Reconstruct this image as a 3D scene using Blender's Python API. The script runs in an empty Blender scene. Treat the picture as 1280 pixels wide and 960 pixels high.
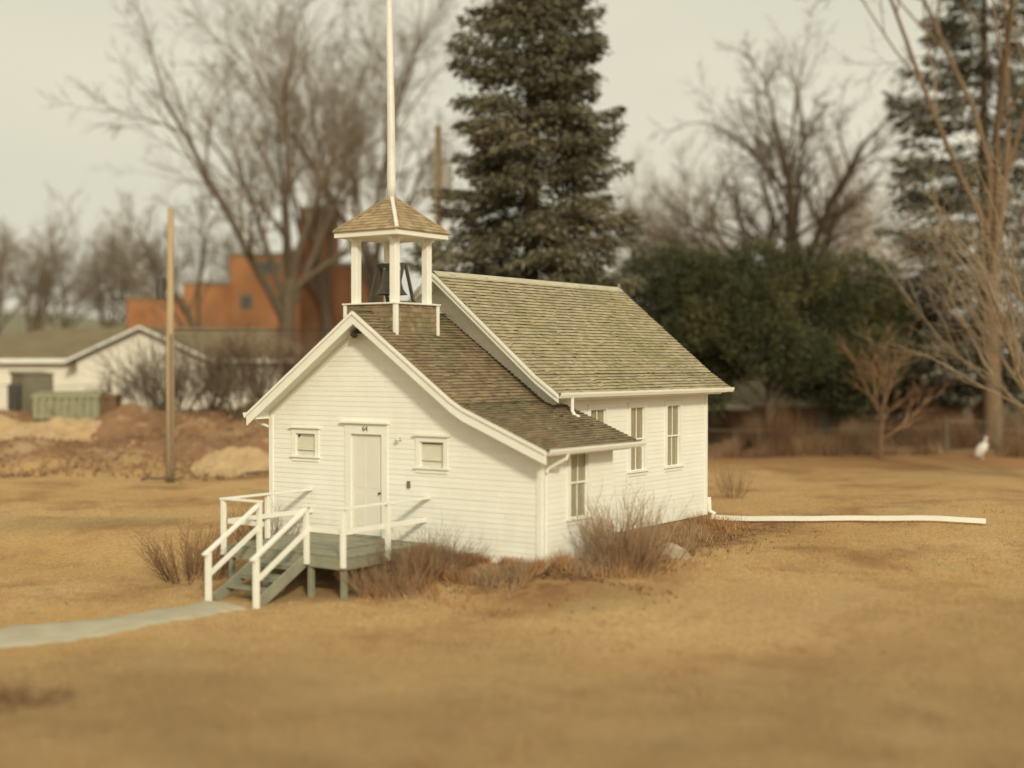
import bpy, math, random
import numpy as np
from mathutils import Vector

SC = bpy.context.scene
COL = SC.collection
rad = math.radians

# ------------------------------------------------------------------ camera
CAM = np.array([20.23, -23.215, 4.295])
YAW, PITCH, FPX = -0.611, 0.015, 1694.5
cam = bpy.data.cameras.new("camera")
cam_ob = bpy.data.objects.new("camera", cam)
COL.objects.link(cam_ob)
cam_ob.location = CAM
cam_ob.rotation_euler = (math.pi / 2 - PITCH, 0.0, -YAW)
cam.sensor_width = 36.0
cam.lens = 36.0 * FPX / 1280.0
cam.clip_start = 0.1
cam.clip_end = 6000.0
cam.dof.use_dof = True
cam.dof.focus_distance = 34.0
cam.dof.aperture_fstop = 0.165
SC.camera = cam_ob

# ------------------------------------------------------------------ sky, sun, exposure
SUN_EL, SUN_PSI = rad(27), rad(50)          # elevation; turn from the front wall's normal towards the side wall
sun_dir = Vector((math.cos(SUN_EL) * math.sin(SUN_PSI), -math.cos(SUN_EL) * math.cos(SUN_PSI), math.sin(SUN_EL)))
world = bpy.data.worlds.new("World")
SC.world = world
world.use_nodes = True
wn, wl = world.node_tree.nodes, world.node_tree.links
wn.clear()
wo = wn.new("ShaderNodeOutputWorld")
bg = wn.new("ShaderNodeBackground")
sky = wn.new("ShaderNodeTexSky")
sky.sky_type = 'NISHITA'
sky.sun_disc = False
sky.sun_elevation = SUN_EL
sky.sun_rotation = math.atan2(sun_dir.x, sun_dir.y)
sky.dust_density = 6.0
sky.air_density = 1.0
sky.ozone_density = 1.0
bw = wn.new("ShaderNodeRGBToBW")
cream = wn.new("ShaderNodeMix"); cream.data_type = 'RGBA'; cream.blend_type = 'MULTIPLY'
cream.inputs[0].default_value = 1.0
cream.inputs[7].default_value = (1.0, 0.95, 0.78, 1)
wl.new(sky.outputs[0], bw.inputs[0])
wl.new(bw.outputs[0], cream.inputs[6])
# a thin even veil of high cloud over the clear sky
veil = wn.new("ShaderNodeMix"); veil.data_type = 'RGBA'
veil.inputs[0].default_value = 0.80
wtc = wn.new("ShaderNodeTexCoord")
wno = wn.new("ShaderNodeTexNoise"); wno.inputs["Scale"].default_value = 2.2; wno.inputs["Detail"].default_value = 4
wmp = wn.new("ShaderNodeMapping"); wmp.inputs["Scale"].default_value = (1, 1, 3.0)
wl.new(wtc.outputs["Generated"], wmp.inputs[0]); wl.new(wmp.outputs[0], wno.inputs[0])
wcr = wn.new("ShaderNodeValToRGB")
wcr.color_ramp.elements[0].position = 0.3; wcr.color_ramp.elements[0].color = (5.9, 5.75, 4.55, 1)
wcr.color_ramp.elements[1].position = 0.72; wcr.color_ramp.elements[1].color = (7.0, 6.6, 5.2, 1)
wl.new(wno.outputs[0], wcr.inputs[0])
wl.new(cream.outputs[2], veil.inputs[6])
wl.new(wcr.outputs[0], veil.inputs[7])
wl.new(veil.outputs[2], bg.inputs[0])
bg.inputs[1].default_value = 0.132
wl.new(bg.outputs[0], wo.inputs[0])
sun = bpy.data.lights.new("sun", 'SUN')
sun.energy = 2.3
sun.angle = rad(6)
sun.color = (1.0, 0.92, 0.71)
sun_ob = bpy.data.objects.new("sun", sun)
sun_ob.rotation_euler = (-sun_dir).to_track_quat('-Z', 'Y').to_euler()
sun_ob.location = (30, -30, 40)
COL.objects.link(sun_ob)
SC.view_settings.view_transform = 'Standard'
SC.view_settings.look = 'None'
SC.view_settings.exposure = 0.0
SC.view_settings.gamma = 1.0

# ------------------------------------------------------------------ helpers: places
FH = np.array([math.sin(YAW), math.cos(YAW)])
RH = np.array([math.cos(YAW), -math.sin(YAW)])
HOR = 454.6


def xy(px, d):
    """ground plan position seen in column px of the photograph at distance d"""
    v = CAM[:2] + FH * d + RH * ((px - 640.0) / FPX * d)
    return float(v[0]), float(v[1])


def zz(py, d):
    return float(CAM[2] + (HOR - py) * d / FPX)


def sstep(t):
    t = np.clip(t, 0, 1)
    return t * t * (3 - 2 * t)


def vnoise(x, y, seed=0):
    """smooth value noise, numpy"""
    xi, yi = np.floor(x).astype(np.int64), np.floor(y).astype(np.int64)
    xf, yf = x - xi, y - yi

    def h(a, b):
        n = (a * 374761393 + b * 668265263 + seed * 1442695041) & 0xFFFFFFFF
        n = ((n ^ (n >> 13)) * 1274126177) & 0xFFFFFFFF
        return ((n ^ (n >> 16)) & 0xFFFF) / 65535.0
    u, v = xf * xf * (3 - 2 * xf), yf * yf * (3 - 2 * yf)
    return (h(xi, yi) * (1 - u) + h(xi + 1, yi) * u) * (1 - v) + (h(xi, yi + 1) * (1 - u) + h(xi + 1, yi + 1) * u) * v


def terrain(x, y):
    x = np.asarray(x, float); y = np.asarray(y, float)
    dx, dy = x - CAM[0], y - CAM[1]
    d = dx * FH[0] + dy * FH[1]
    l = dx * RH[0] + dy * RH[1]
    z = -0.5 * sstep((0.2 - y) / 2.6)
    z = z + 1.75 * sstep((d - 54) / 10.0) * sstep((4 - l) / 10.0)
    z = z - 0.9 * sstep((d - 64) / 8.0) * sstep((l - 2) / 6.0)
    near = sstep((170 - d) / 60.0)
    z = z + near * 0.16 * (vnoise(x / 4.1, y / 4.1, 1) - 0.5) + near * 0.07 * (vnoise(x / 1.3, y / 1.3, 2) - 0.5)
    hd = np.maximum(np.maximum(-4 - x, x - 6), np.maximum(-5 - y, y - 12))
    z = z + near * sstep(hd / 5.0) * .42 * (vnoise(x / 6.5, y / 6.5, 9) - .5)
    bank = sstep((d - 50) / 7.0) * sstep((70 - d) / 5.0) * sstep((-5 - l) / 4.0)
    z = z + bank * (0.8 * (vnoise(x / 3.0, y / 3.0, 3) - 0.40) + 0.42 * (vnoise(x / .95, y / .95, 4) - 0.5))
    # keep the ground level close round the schoolhouse
    return z


def tz(x, y):
    return float(terrain(x, y))


# ------------------------------------------------------------------ helpers: materials
def srgb(*c):
    return tuple(((v / 255) / 12.92 if v / 255 <= 0.04045 else ((v / 255 + 0.055) / 1.055) ** 2.4) for v in c) + (1,)


def make_mat(name, c1, c2=None, scale=3.0, rough=0.8, bump=0.0, bscale=30.0, island=0.0, detail=5.0, stretch=(1, 1, 1),
             spec=0.3, metallic=0.0, c3=None, s3=1.0, t3=(0.55, 0.75), coord="Object", objrand=0.0):
    m = bpy.data.materials.new(name)
    m.use_nodes = True
    n, l = m.node_tree.nodes, m.node_tree.links
    b = n["Principled BSDF"]
    b.inputs["Roughness"].default_value = rough
    b.inputs["Metallic"].default_value = metallic
    b.inputs["Specular IOR Level"].default_value = spec
    tc = n.new("ShaderNodeTexCoord"); mp = n.new("ShaderNodeMapping")
    mp.inputs["Scale"].default_value = stretch
    l.new(tc.outputs[coord], mp.inputs[0])
    c2 = c2 or c1
    nz = n.new("ShaderNodeTexNoise"); nz.inputs["Scale"].default_value = scale; nz.inputs["Detail"].default_value = detail
    nz.inputs["Roughness"].default_value = 0.62
    l.new(mp.outputs[0], nz.inputs[0])
    cr = n.new("ShaderNodeValToRGB")
    cr.color_ramp.elements[0].position = 0.33; cr.color_ramp.elements[1].position = 0.67
    cr.color_ramp.elements[0].color = tuple(c1[:3]) + (1,); cr.color_ramp.elements[1].color = tuple(c2[:3]) + (1,)
    l.new(nz.outputs[0], cr.inputs[0])
    out = cr.outputs[0]
    if c3:
        nz3 = n.new("ShaderNodeTexNoise"); nz3.inputs["Scale"].default_value = s3; nz3.inputs["Detail"].default_value = 6
        l.new(mp.outputs[0], nz3.inputs[0])
        r3 = n.new("ShaderNodeMapRange"); r3.inputs[1].default_value = t3[0]; r3.inputs[2].default_value = t3[1]
        l.new(nz3.outputs[0], r3.inputs[0])
        mx = n.new("ShaderNodeMix"); mx.data_type = 'RGBA'
        l.new(r3.outputs[0], mx.inputs[0]); l.new(out, mx.inputs[6]); mx.inputs[7].default_value = tuple(c3[:3]) + (1,)
        out = mx.outputs[2]
    if island or objrand:
        ge = n.new("ShaderNodeNewGeometry"); oi = n.new("ShaderNodeObjectInfo")
        ad = n.new("ShaderNodeMath"); ad.operation = 'ADD'
        fr = n.new("ShaderNodeMath"); fr.operation = 'FRACT'
        l.new(ge.outputs["Random Per Island"], ad.inputs[0]); l.new(oi.outputs["Random"], ad.inputs[1]); l.new(ad.outputs[0], fr.inputs[0])
        amt = island or objrand
        mr = n.new("ShaderNodeMapRange"); mr.inputs[3].default_value = 1 - amt; mr.inputs[4].default_value = 1 + amt
        l.new(fr.outputs[0], mr.inputs[0])
        hv = n.new("ShaderNodeHueSaturation")
        l.new(out, hv.inputs["Color"]); l.new(mr.outputs[0], hv.inputs["Value"])
        out = hv.outputs[0]
    l.new(out, b.inputs["Base Color"])
    if bump:
        nb = n.new("ShaderNodeTexNoise"); nb.inputs["Scale"].default_value = bscale; nb.inputs["Detail"].default_value = 6
        l.new(mp.outputs[0], nb.inputs[0])
        bp = n.new("ShaderNodeBump"); bp.inputs["Strength"].default_value = bump; bp.inputs["Distance"].default_value = 0.02
        l.new(nb.outputs[0], bp.inputs["Height"]); l.new(bp.outputs[0], b.inputs["Normal"])
    return m


M = {}
M['white'] = make_mat("white_paint", (.83, .82, .745), (.79, .775, .685), scale=1.6, rough=.55, bump=.15, bscale=60, objrand=.025, stretch=(1, 1, .6))
def stain(m, z0, z1, col, amt):
    n, l = m.node_tree.nodes, m.node_tree.links
    b = n["Principled BSDF"]; src = b.inputs["Base Color"].links[0].from_socket
    tc = n.new("ShaderNodeTexCoord"); sx = n.new("ShaderNodeSeparateXYZ"); l.new(tc.outputs["Object"], sx.inputs[0])
    mr = n.new("ShaderNodeMapRange"); mr.inputs[1].default_value = z1; mr.inputs[2].default_value = z0; mr.inputs[3].default_value = 0; mr.inputs[4].default_value = 1
    l.new(sx.outputs[2], mr.inputs[0])
    mp = n.new("ShaderNodeMapping"); mp.inputs["Scale"].default_value = (1, 1, .35); l.new(tc.outputs["Object"], mp.inputs[0])
    nz = n.new("ShaderNodeTexNoise"); nz.inputs["Scale"].default_value = 2.6; nz.inputs["Detail"].default_value = 8; nz.inputs["Roughness"].default_value = .7
    l.new(mp.outputs[0], nz.inputs[0])
    r2 = n.new("ShaderNodeMapRange"); r2.inputs[1].default_value = .38; r2.inputs[2].default_value = .75; r2.inputs[4].default_value = amt; l.new(nz.outputs[0], r2.inputs[0])
    ad = n.new("ShaderNodeMath"); ad.operation = 'MULTIPLY_ADD'; ad.inputs[1].default_value = .75; ad.inputs[2].default_value = .22; l.new(mr.outputs[0], ad.inputs[0])
    mu = n.new("ShaderNodeMath"); mu.operation = 'MULTIPLY'; l.new(ad.outputs[0], mu.inputs[0]); l.new(r2.outputs[0], mu.inputs[1])
    mx = n.new("ShaderNodeMix"); mx.data_type = 'RGBA'; l.new(mu.outputs[0], mx.inputs[0]); l.new(src, mx.inputs[6]); mx.inputs[7].default_value = col + (1,)
    l.new(mx.outputs[2], b.inputs["Base Color"])


stain(M['white'], .0, 1.3, (.55, .48, .34), .42)
M['trim'] = make_mat("white_trim_paint", (.82, .81, .73), (.77, .755, .66), scale=2.5, rough=.5, bump=.1, bscale=60)
M['dullwhite'] = make_mat("dull_white_metal", (.72, .70, .64), (.62, .59, .52), scale=4, rough=.45, spec=.4)
M['shingle_brown'] = make_mat("weathered_brown_shingle", (.30, .225, .135), (.195, .14, .08), scale=1.3, rough=.9, bump=.5, bscale=90, island=.26, c3=(.21, .185, .10), s3=.7, t3=(.48, .66))
M['shingle_tan'] = make_mat("weathered_tan_shingle", (.43, .36, .225), (.36, .30, .185), scale=.8, rough=.9, bump=.5, bscale=90, island=.18, c3=(.32, .28, .15), s3=.5, t3=(.5, .68))
M['end_grain_shadow'] = make_mat("shingle_end_grain_shadow", (.12, .09, .055), (.075, .055, .034), scale=5, rough=.95, island=.3)  # end grain darkened further to paint a shadow line along each shingle course
M['shingle_belfry'] = make_mat("belfry_shingle", (.38, .285, .165), (.29, .215, .12), scale=2, rough=.9, bump=.4, bscale=90, island=.25)
M['ridge'] = make_mat("pale_ridge_metal", (.52, .475, .36), (.42, .375, .27), scale=3, rough=.6)
M['number'] = make_mat("faded_brown_paint", (.17, .145, .095), rough=.7)
M['sage'] = make_mat("sage_green_paint", (.285, .28, .205), (.22, .215, .155), scale=4, rough=.6, bump=.2, bscale=50, objrand=.08)
M['stone'] = make_mat("foundation_stone", (.34, .30, .22), (.22, .18, .13), scale=6, rough=.9, bump=.6, bscale=25)
M['door'] = make_mat("door_paint", (.73, .70, .62), (.70, .66, .57), scale=2, rough=.5)
M['dark'] = make_mat("dark_metal", (.05, .045, .04), (.08, .07, .055), rough=.5, spec=.4)
M['bronze'] = make_mat("dark_bell_metal", (.075, .068, .055), (.12, .105, .08), scale=8, rough=.4, metallic=.6, spec=.5)
M['curtain'] = make_mat("drawn_curtain", (.47, .425, .315), (.31, .275, .195), scale=2, stretch=(18, 18, .3), rough=.9)
M['blind'] = make_mat("roller_blind", (.86, .84, .74), (.80, .78, .67), scale=2, rough=.8)
M['interior'] = make_mat("dim_room", (.03, .028, .022), rough=.9)
M['polewood'] = make_mat("pole_wood", (.47, .35, .215), (.36, .26, .155), scale=5, rough=.9, bump=.5, bscale=30, stretch=(4, 4, .3))
M['grey_metal'] = make_mat("galvanised_metal", (.27, .225, .165), (.20, .165, .12), scale=6, rough=.5, metallic=.5)
M['bark'] = make_mat("grey_brown_bark", (.17, .125, .082), (.105, .077, .05), scale=3, rough=.95, bump=.7, bscale=18, stretch=(3, 3, .6))
M['twig'] = make_mat("grey_brown_twig", (.245, .19, .13), (.185, .14, .095), scale=.6, rough=.9, island=.15)
M['bark_pale'] = make_mat("pale_bark", (.34, .265, .18), (.25, .185, .12), scale=3, rough=.95, bump=.5, bscale=18)
M['twig_pale'] = make_mat("pale_twig", (.36, .28, .19), (.29, .215, .14), scale=.6, rough=.9, island=.15)
M['bark_red'] = make_mat("reddish_bark", (.30, .18, .105), (.22, .13, .075), scale=3, rough=.9, bump=.4, bscale=18)
M['twig_red'] = make_mat("reddish_twig", (.42, .25, .145), (.33, .185, .10), scale=.8, rough=.9, island=.2)
M['bark_brown'] = make_mat("warm_brown_bark", (.23, .155, .095), (.16, .105, .063), scale=3, rough=.95, bump=.5, bscale=18)
M['twig_brown'] = make_mat("warm_brown_twig", (.27, .20, .13), (.20, .145, .09), scale=.6, rough=.9, island=.2)
M['brush_dark'] = make_mat("dark_russet_stem", (.165, .09, .06), (.11, .062, .042), scale=.5, rough=.95, island=.3)
M['twig_far'] = make_mat("light_brown_twig", (.27, .215, .15), (.20, .155, .105), scale=.6, rough=.9, island=.15)
M['brush_tan'] = make_mat("tan_dry_stem", (.42, .285, .165), (.30, .19, .105), scale=.5, rough=.95, island=.3)
M['brush'] = make_mat("dry_brush_stem", (.26, .155, .085), (.17, .095, .052), scale=.5, rough=.95, island=.3)
M['weed'] = make_mat("dry_weed", (.46, .27, .13), (.34, .18, .08), scale=1.2, rough=.95, island=.3)
M['needle'] = make_mat("spruce_needle", (.15, .135, .08), (.085, .08, .048), scale=.5, rough=.8, island=.45, c3=(.22, .18, .115), s3=.25, t3=(.5, .7))
M['needle_pale'] = make_mat("blue_spruce_needle", (.17, .16, .115), (.10, .095, .065), scale=.5, rough=.8, island=.45, c3=(.40, .37, .29), s3=.35, t3=(.5, .68))
M['juniper'] = make_mat("juniper_leaf", (.078, .082, .034), (.046, .05, .022), scale=.6, rough=.8, island=.45, c3=(.15, .13, .045), s3=.3, t3=(.5, .7))
M['brick'] = make_mat("orange_brick", (.50, .235, .105), (.40, .175, .075), scale=.35, rough=.9, bump=.3, bscale=6)
M['brick_dark'] = make_mat("brown_red_brick", (.27, .125, .06), (.21, .095, .045), scale=.35, rough=.9, bump=.3, bscale=6)
M['glass_far'] = make_mat("dark_window", (.10, .11, .09), (.14, .145, .12), scale=1, rough=.2, spec=.6)
M['roof_far'] = make_mat("asphalt_shingle", (.21, .165, .098), (.17, .133, .08), scale=.8, rough=.95, bump=.5, bscale=20)
M['roof_grey'] = make_mat("grey_green_shingle", (.22, .19, .12), (.17, .145, .09), scale=.8, rough=.95, bump=.5, bscale=20)
M['wall_far'] = make_mat("cream_wall", (.72, .68, .58), (.66, .61, .51), scale=.5, rough=.8)
M['wall_brown'] = make_mat("brown_wall", (.22, .15, .09), (.17, .115, .07), scale=.8, rough=.9)
M['bin_dark'] = make_mat("dark_olive_steel", (.20, .175, .12), (.155, .135, .09), scale=2, rough=.6)
M['bin_green'] = make_mat("faded_green_steel", (.31, .295, .185), (.23, .22, .13), scale=2.5, rough=.65, c3=(.20, .125, .06), s3=2.0, t3=(.6, .75))
M['rust'] = make_mat("rusty_brown_steel", (.21, .125, .065), (.15, .085, .045), scale=3, rough=.85)
M['sand'] = make_mat("pale_sand", (.50, .36, .20), (.40, .265, .14), scale=1.6, rough=.95, bump=.6, bscale=12)
M['dirt'] = make_mat("brown_dirt", (.28, .16, .085), (.185, .10, .052), scale=1.5, rough=.95, bump=.8, bscale=10, c3=(.42, .29, .17), s3=1.1, t3=(.58, .72))
M['clod'] = make_mat("dirt_clod", (.33, .20, .115), (.17, .095, .05), scale=.7, rough=.95, island=.45)
M['concrete'] = make_mat("old_concrete", (.45, .405, .295), (.37, .325, .23), scale=1.3, rough=.9, bump=.3, bscale=40)
M['rock'] = make_mat("pale_rock", (.50, .42, .30), (.36, .29, .20), scale=3, rough=.9, bump=.8, bscale=9)
M['leaflitter'] = make_mat("dark_leaf_litter", (.25, .145, .075), (.165, .09, .048), scale=3, rough=.95, island=.35)
M['plastic'] = make_mat("white_plastic", (.78, .75, .68), (.72, .68, .6), scale=4, rough=.5)
M['hill'] = make_mat("far_hill", (.22, .215, .15), (.18, .17, .115), scale=.01, rough=.95)
M['cable'] = make_mat("black_cable", (.05, .04, .035), rough=.7)

# window glass: thin clear pane with a reflection
g = bpy.data.materials.new("window_glass"); g.use_nodes = True
gn, gl = g.node_tree.nodes, g.node_tree.links
gn.remove(gn["Principled BSDF"])
gt = gn.new("ShaderNodeBsdfTransparent"); gt.inputs[0].default_value = (.97, .97, .95, 1)
gg = gn.new("ShaderNodeBsdfGlossy"); gg.inputs["Roughness"].default_value = .05
gm = gn.new("ShaderNodeMixShader"); lw = gn.new("ShaderNodeLayerWeight"); lw.inputs[0].default_value = .5
gp_ = gn.new("ShaderNodeMath"); gp_.operation = 'POWER'; gp_.inputs[1].default_value = 4.0
gf = gn.new("ShaderNodeMath"); gf.operation = 'MULTIPLY_ADD'; gf.inputs[1].default_value = .7; gf.inputs[2].default_value = .05
gl.new(lw.outputs["Facing"], gp_.inputs[0]); gl.new(gp_.outputs[0], gf.inputs[0])
gl.new(gf.outputs[0], gm.inputs[0]); gl.new(gt.outputs[0], gm.inputs[1]); gl.new(gg.outputs[0], gm.inputs[2])
gl.new(gm.outputs[0], gn["Material Output"].inputs[0])
M['glass'] = g

# ground: dry lawn, bare dirt bank, russet strip by the fence, beds by the walls (masks stored on the mesh)
gm_ = bpy.data.materials.new("dry_lawn"); gm_.use_nodes = True
n, l = gm_.node_tree.nodes, gm_.node_tree.links
b = n["Principled BSDF"]; b.inputs["Roughness"].default_value = .95; b.inputs["Specular IOR Level"].default_value = .1
tc = n.new("ShaderNodeTexCoord")


def _noise(scale, detail=6, rough=.6):
    q = n.new("ShaderNodeTexNoise"); q.inputs["Scale"].default_value = scale; q.inputs["Detail"].default_value = detail
    q.inputs["Roughness"].default_value = rough
    l.new(tc.outputs["Object"], q.inputs[0]); return q.outputs[0]


def _range(s, a, b_):
    q = n.new("ShaderNodeMapRange"); q.interpolation_type = 'SMOOTHSTEP'
    q.inputs[1].default_value = a; q.inputs[2].default_value = b_
    l.new(s, q.inputs[0]); return q.outputs[0]


def _mix(f, a, b_):
    q = n.new("ShaderNodeMix"); q.data_type = 'RGBA'
    if hasattr(f, "node"): l.new(f, q.inputs[0])
    else: q.inputs[0].default_value = f
    for i, v in ((6, a), (7, b_)):
        if hasattr(v, "node"): l.new(v, q.inputs[i])
        else: q.inputs[i].default_value = tuple(v[:3]) + (1,)
    return q.outputs[2]


def _attr(nm):
    q = n.new("ShaderNodeAttribute"); q.attribute_name = nm; return q.outputs["Fac"]


GOLD, TAN, BROWN, OLIVE, RUSSET, DIRT = (.50, .32, .14), (.54, .365, .18), (.31, .175, .08), (.40, .31, .15), (.33, .17, .08), (.27, .15, .08)
base = _mix(_range(_noise(.16, 5), .35, .65), GOLD, TAN)
base = _mix(_range(_noise(.24, 6, .66), .46, .68), base, BROWN)
base = _mix(_range(_noise(.7, 6, .66), .55, .75), base, (.40, .26, .12))
base = _mix(_range(_noise(.21, 5), .6, .8), base, OLIVE)
base = _mix(_range(_noise(9, 8, .7), .42, .8), base, (.30, .19, .085))
base = _mix(_attr("near_brown"), base, _mix(_range(_noise(.5, 6), .35, .65), (.30, .20, .098), (.385, .26, .128)))
base = _mix(_attr("trail"), base, (.30, .235, .125))
base = _mix(_attr("russet"), base, RUSSET)
dirtc = _mix(_range(_noise(.6, 6), .4, .65), DIRT, (.40, .27, .15))
dirtc = _mix(_range(_noise(2.2, 6), .5, .7), dirtc, (.22, .12, .06))
base = _mix(_attr("dirt"), base, dirtc)
base = _mix(_attr("bed"), base, _mix(_range(_noise(2.5, 6), .4, .6), (.22, .12, .055), (.34, .20, .095)))
l.new(base, b.inputs["Base Color"])
bp = n.new("ShaderNodeBump"); bp.inputs["Strength"].default_value = .7; bp.inputs["Distance"].default_value = .05
l.new(_noise(14, 10, .75), bp.inputs["Height"]); l.new(bp.outputs[0], b.inputs["Normal"])
M['lawn'] = gm_
bl = gm_.copy(); bl.name = "dry_grass_blade"
n, l = bl.node_tree.nodes, bl.node_tree.links
b = n["Principled BSDF"]
src = b.inputs["Base Color"].links[0].from_socket
for lk_ in list(b.inputs["Normal"].links): l.remove(lk_)
ge = n.new("ShaderNodeNewGeometry"); mr = n.new("ShaderNodeMapRange"); mr.inputs[3].default_value = .82; mr.inputs[4].default_value = 1.32
hv = n.new("ShaderNodeHueSaturation")
l.new(ge.outputs["Random Per Island"], mr.inputs[0]); l.new(mr.outputs[0], hv.inputs["Value"]); l.new(src, hv.inputs["Color"]); l.new(hv.outputs[0], b.inputs["Base Color"])
M['blade'] = bl


# ------------------------------------------------------------------ helpers: objects
def prep(o, parent=None, label=None, cat=None, group=None, kind=None):
    if parent is not None: o.parent = parent
    if label: o["label"] = label
    if cat: o["category"] = cat
    if group: o["group"] = group
    if kind: o["kind"] = kind
    return o


def empty(name, loc, label, cat, group=None, rz=0.0):
    o = bpy.data.objects.new(name, None)
    o.empty_display_size = 0.3
    o.location = loc; o.rotation_euler = (0, 0, rz)
    COL.objects.link(o)
    return prep(o, None, label, cat, group)


class MB:
    """collects shapes for ONE mesh object"""
    def __init__(s):
        s.v, s.f = [], []

    def add(s, v, f):
        k = len(s.v)
        s.v.extend([tuple(map(float, p)) for p in v]); s.f.extend([tuple(i + k for i in q) for q in f]); return s

    def box(s, x0, x1, y0, y1, z0, z1):
        v = [(x0, y0, z0), (x1, y0, z0), (x1, y1, z0), (x0, y1, z0), (x0, y0, z1), (x1, y0, z1), (x1, y1, z1), (x0, y1, z1)]
        return s.hexa(v)

    def hexa(s, v):
        return s.add(v, [(3, 2, 1, 0), (4, 5, 6, 7), (0, 1, 5, 4), (1, 2, 6, 5), (2, 3, 7, 6), (3, 0, 4, 7)])

    def prism(s, poly, axis, a, b):
        """polygon of 2D points extruded along axis from a to b. axis 1: (x,z) along y; 0: (y,z) along x; 2: (x,y) along z"""
        def P(q, t):
            return (q[0], t, q[1]) if axis == 1 else ((t, q[0], q[1]) if axis == 0 else (q[0], q[1], t))
        k = len(poly)
        v = [P(q, a) for q in poly] + [P(q, b) for q in poly]
        f = [tuple(range(k)), tuple(reversed(range(k, 2 * k)))] + [(i, i + k, (i + 1) % k + k, (i + 1) % k) for i in range(k)]
        return s.add(v, f)

    def tube(s, pts, r, n=8, cap=True):
        pts = [Vector(p) for p in pts]
        rr = r if isinstance(r, (list, tuple)) else [r] * len(pts)
        v, f = [], []
        t0 = (pts[1] - pts[0]).normalized()
        ref = Vector((0, 0, 1)) if abs(t0.z) < .9 else Vector((1, 0, 0))
        for i, p in enumerate(pts):
            t = (pts[min(i + 1, len(pts) - 1)] - pts[max(i - 1, 0)]).normalized()
            a = t.cross(ref).normalized(); c = a.cross(t)
            for j in range(n):
                w = 2 * math.pi * j / n
                v.append(p + (a * math.cos(w) + c * math.sin(w)) * rr[i])
        for i in range(len(pts) - 1):
            for j in range(n):
                f.append((i * n + j, i * n + (j + 1) % n, (i + 1) * n + (j + 1) % n, (i + 1) * n + j))
        if cap:
            f.append(tuple(reversed(range(n)))); f.append(tuple(range((len(pts) - 1) * n, len(pts) * n)))
        return s.add(v, f)

    def beam(s, p, q, w, h, up=(0, 0, 1)):
        """rectangular bar from p to q, w across and h along up"""
        p, q, up = Vector(p), Vector(q), Vector(up)
        t = (q - p).normalized(); a = t.cross(up).normalized() * (w / 2); c = a.cross(t).normalized() * (h / 2)
        return s.hexa([p - a - c, p + a - c, q + a - c, q - a - c, p - a + c, p + a + c, q + a + c, q - a + c])

    def build(s, name, mat, parent=None, smooth=False, bevel=0.0, **kw):
        me = bpy.data.meshes.new(name)
        me.from_pydata(s.v, [], s.f)
        me.materials.append(mat)
        import bmesh
        bm = bmesh.new(); bm.from_mesh(me)
        bmesh.ops.recalc_face_normals(bm, faces=bm.faces)
        if bevel:
            bmesh.ops.bevel(bm, geom=bm.edges[:], offset=bevel, segments=1, affect='EDGES')
        bm.to_mesh(me); bm.free()
        if smooth: me.shade_smooth()
        o = bpy.data.objects.new(name, me)
        COL.objects.link(o)
        return prep(o, parent, **kw)


def np_mesh(name, V, F, mat, parent=None, smooth=False, **kw):
    """fast mesh from numpy: V (n,3), F (m,k)"""
    me = bpy.data.meshes.new(name)
    V = np.ascontiguousarray(V, np.float32); F = np.ascontiguousarray(F, np.int32)
    k = F.shape[1]
    me.vertices.add(len(V)); me.vertices.foreach_set("co", V.ravel())
    me.loops.add(F.size); me.loops.foreach_set("vertex_index", F.ravel())
    me.polygons.add(len(F)); me.polygons.foreach_set("loop_start", np.arange(0, F.size, k, dtype=np.int32))
    me.polygons.foreach_set("loop_total", np.full(len(F), k, np.int32))
    me.polygons.foreach_set("use_smooth", np.full(len(F), smooth, bool))
    me.update(calc_edges=True)
    me.materials.append(mat)
    o = bpy.data.objects.new(name, me); COL.objects.link(o)
    return prep(o, parent, **kw)


def copy_thing(root, loc, rz=0.0, scale=1.0, label=None, group=None):
    r = root.copy(); COL.objects.link(r)
    r.location = loc; r.rotation_euler = (0, 0, rz); r.scale = (scale,) * 3 if not isinstance(scale, tuple) else scale
    if label: r["label"] = label
    if group: r["group"] = group
    for ch in list(root.children):
        c = ch.copy(); COL.objects.link(c); c.parent = r
        for gch in ch.children:
            d = gch.copy(); COL.objects.link(d); d.parent = c
    return r


# ================================================================== GROUND
def axis_coords(lo, hi, step, far, ratio=1.22):
    a = list(np.arange(lo, hi + 1e-6, step)); s = step; v = hi; up = []
    while v < far: s *= ratio; v += s; up.append(v)
    s = step; v = lo; dn = []
    while v > -far: s *= ratio; v -= s; dn.append(v)
    return np.array(dn[::-1] + a + up)


gx = axis_coords(-42, 24, .36, 2600); gy = axis_coords(-22, 52, .36, 2600)
GX, GY = np.meshgrid(gx, gy)
GZ = terrain(GX, GY)
nx, ny = len(gx), len(gy)
idx = np.arange(nx * ny).reshape(ny, nx)
F = np.stack([idx[:-1, :-1], idx[:-1, 1:], idx[1:, 1:], idx[1:, :-1]], -1).reshape(-1, 4)
ground = np_mesh("ground", np.stack([GX, GY, GZ], -1).reshape(-1, 3), F, M['lawn'], smooth=True, kind="structure", label="dry golden brown lawn around the schoolhouse")


MASKS = ("dirt", "russet", "bed", "near_brown", "trail")


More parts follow.
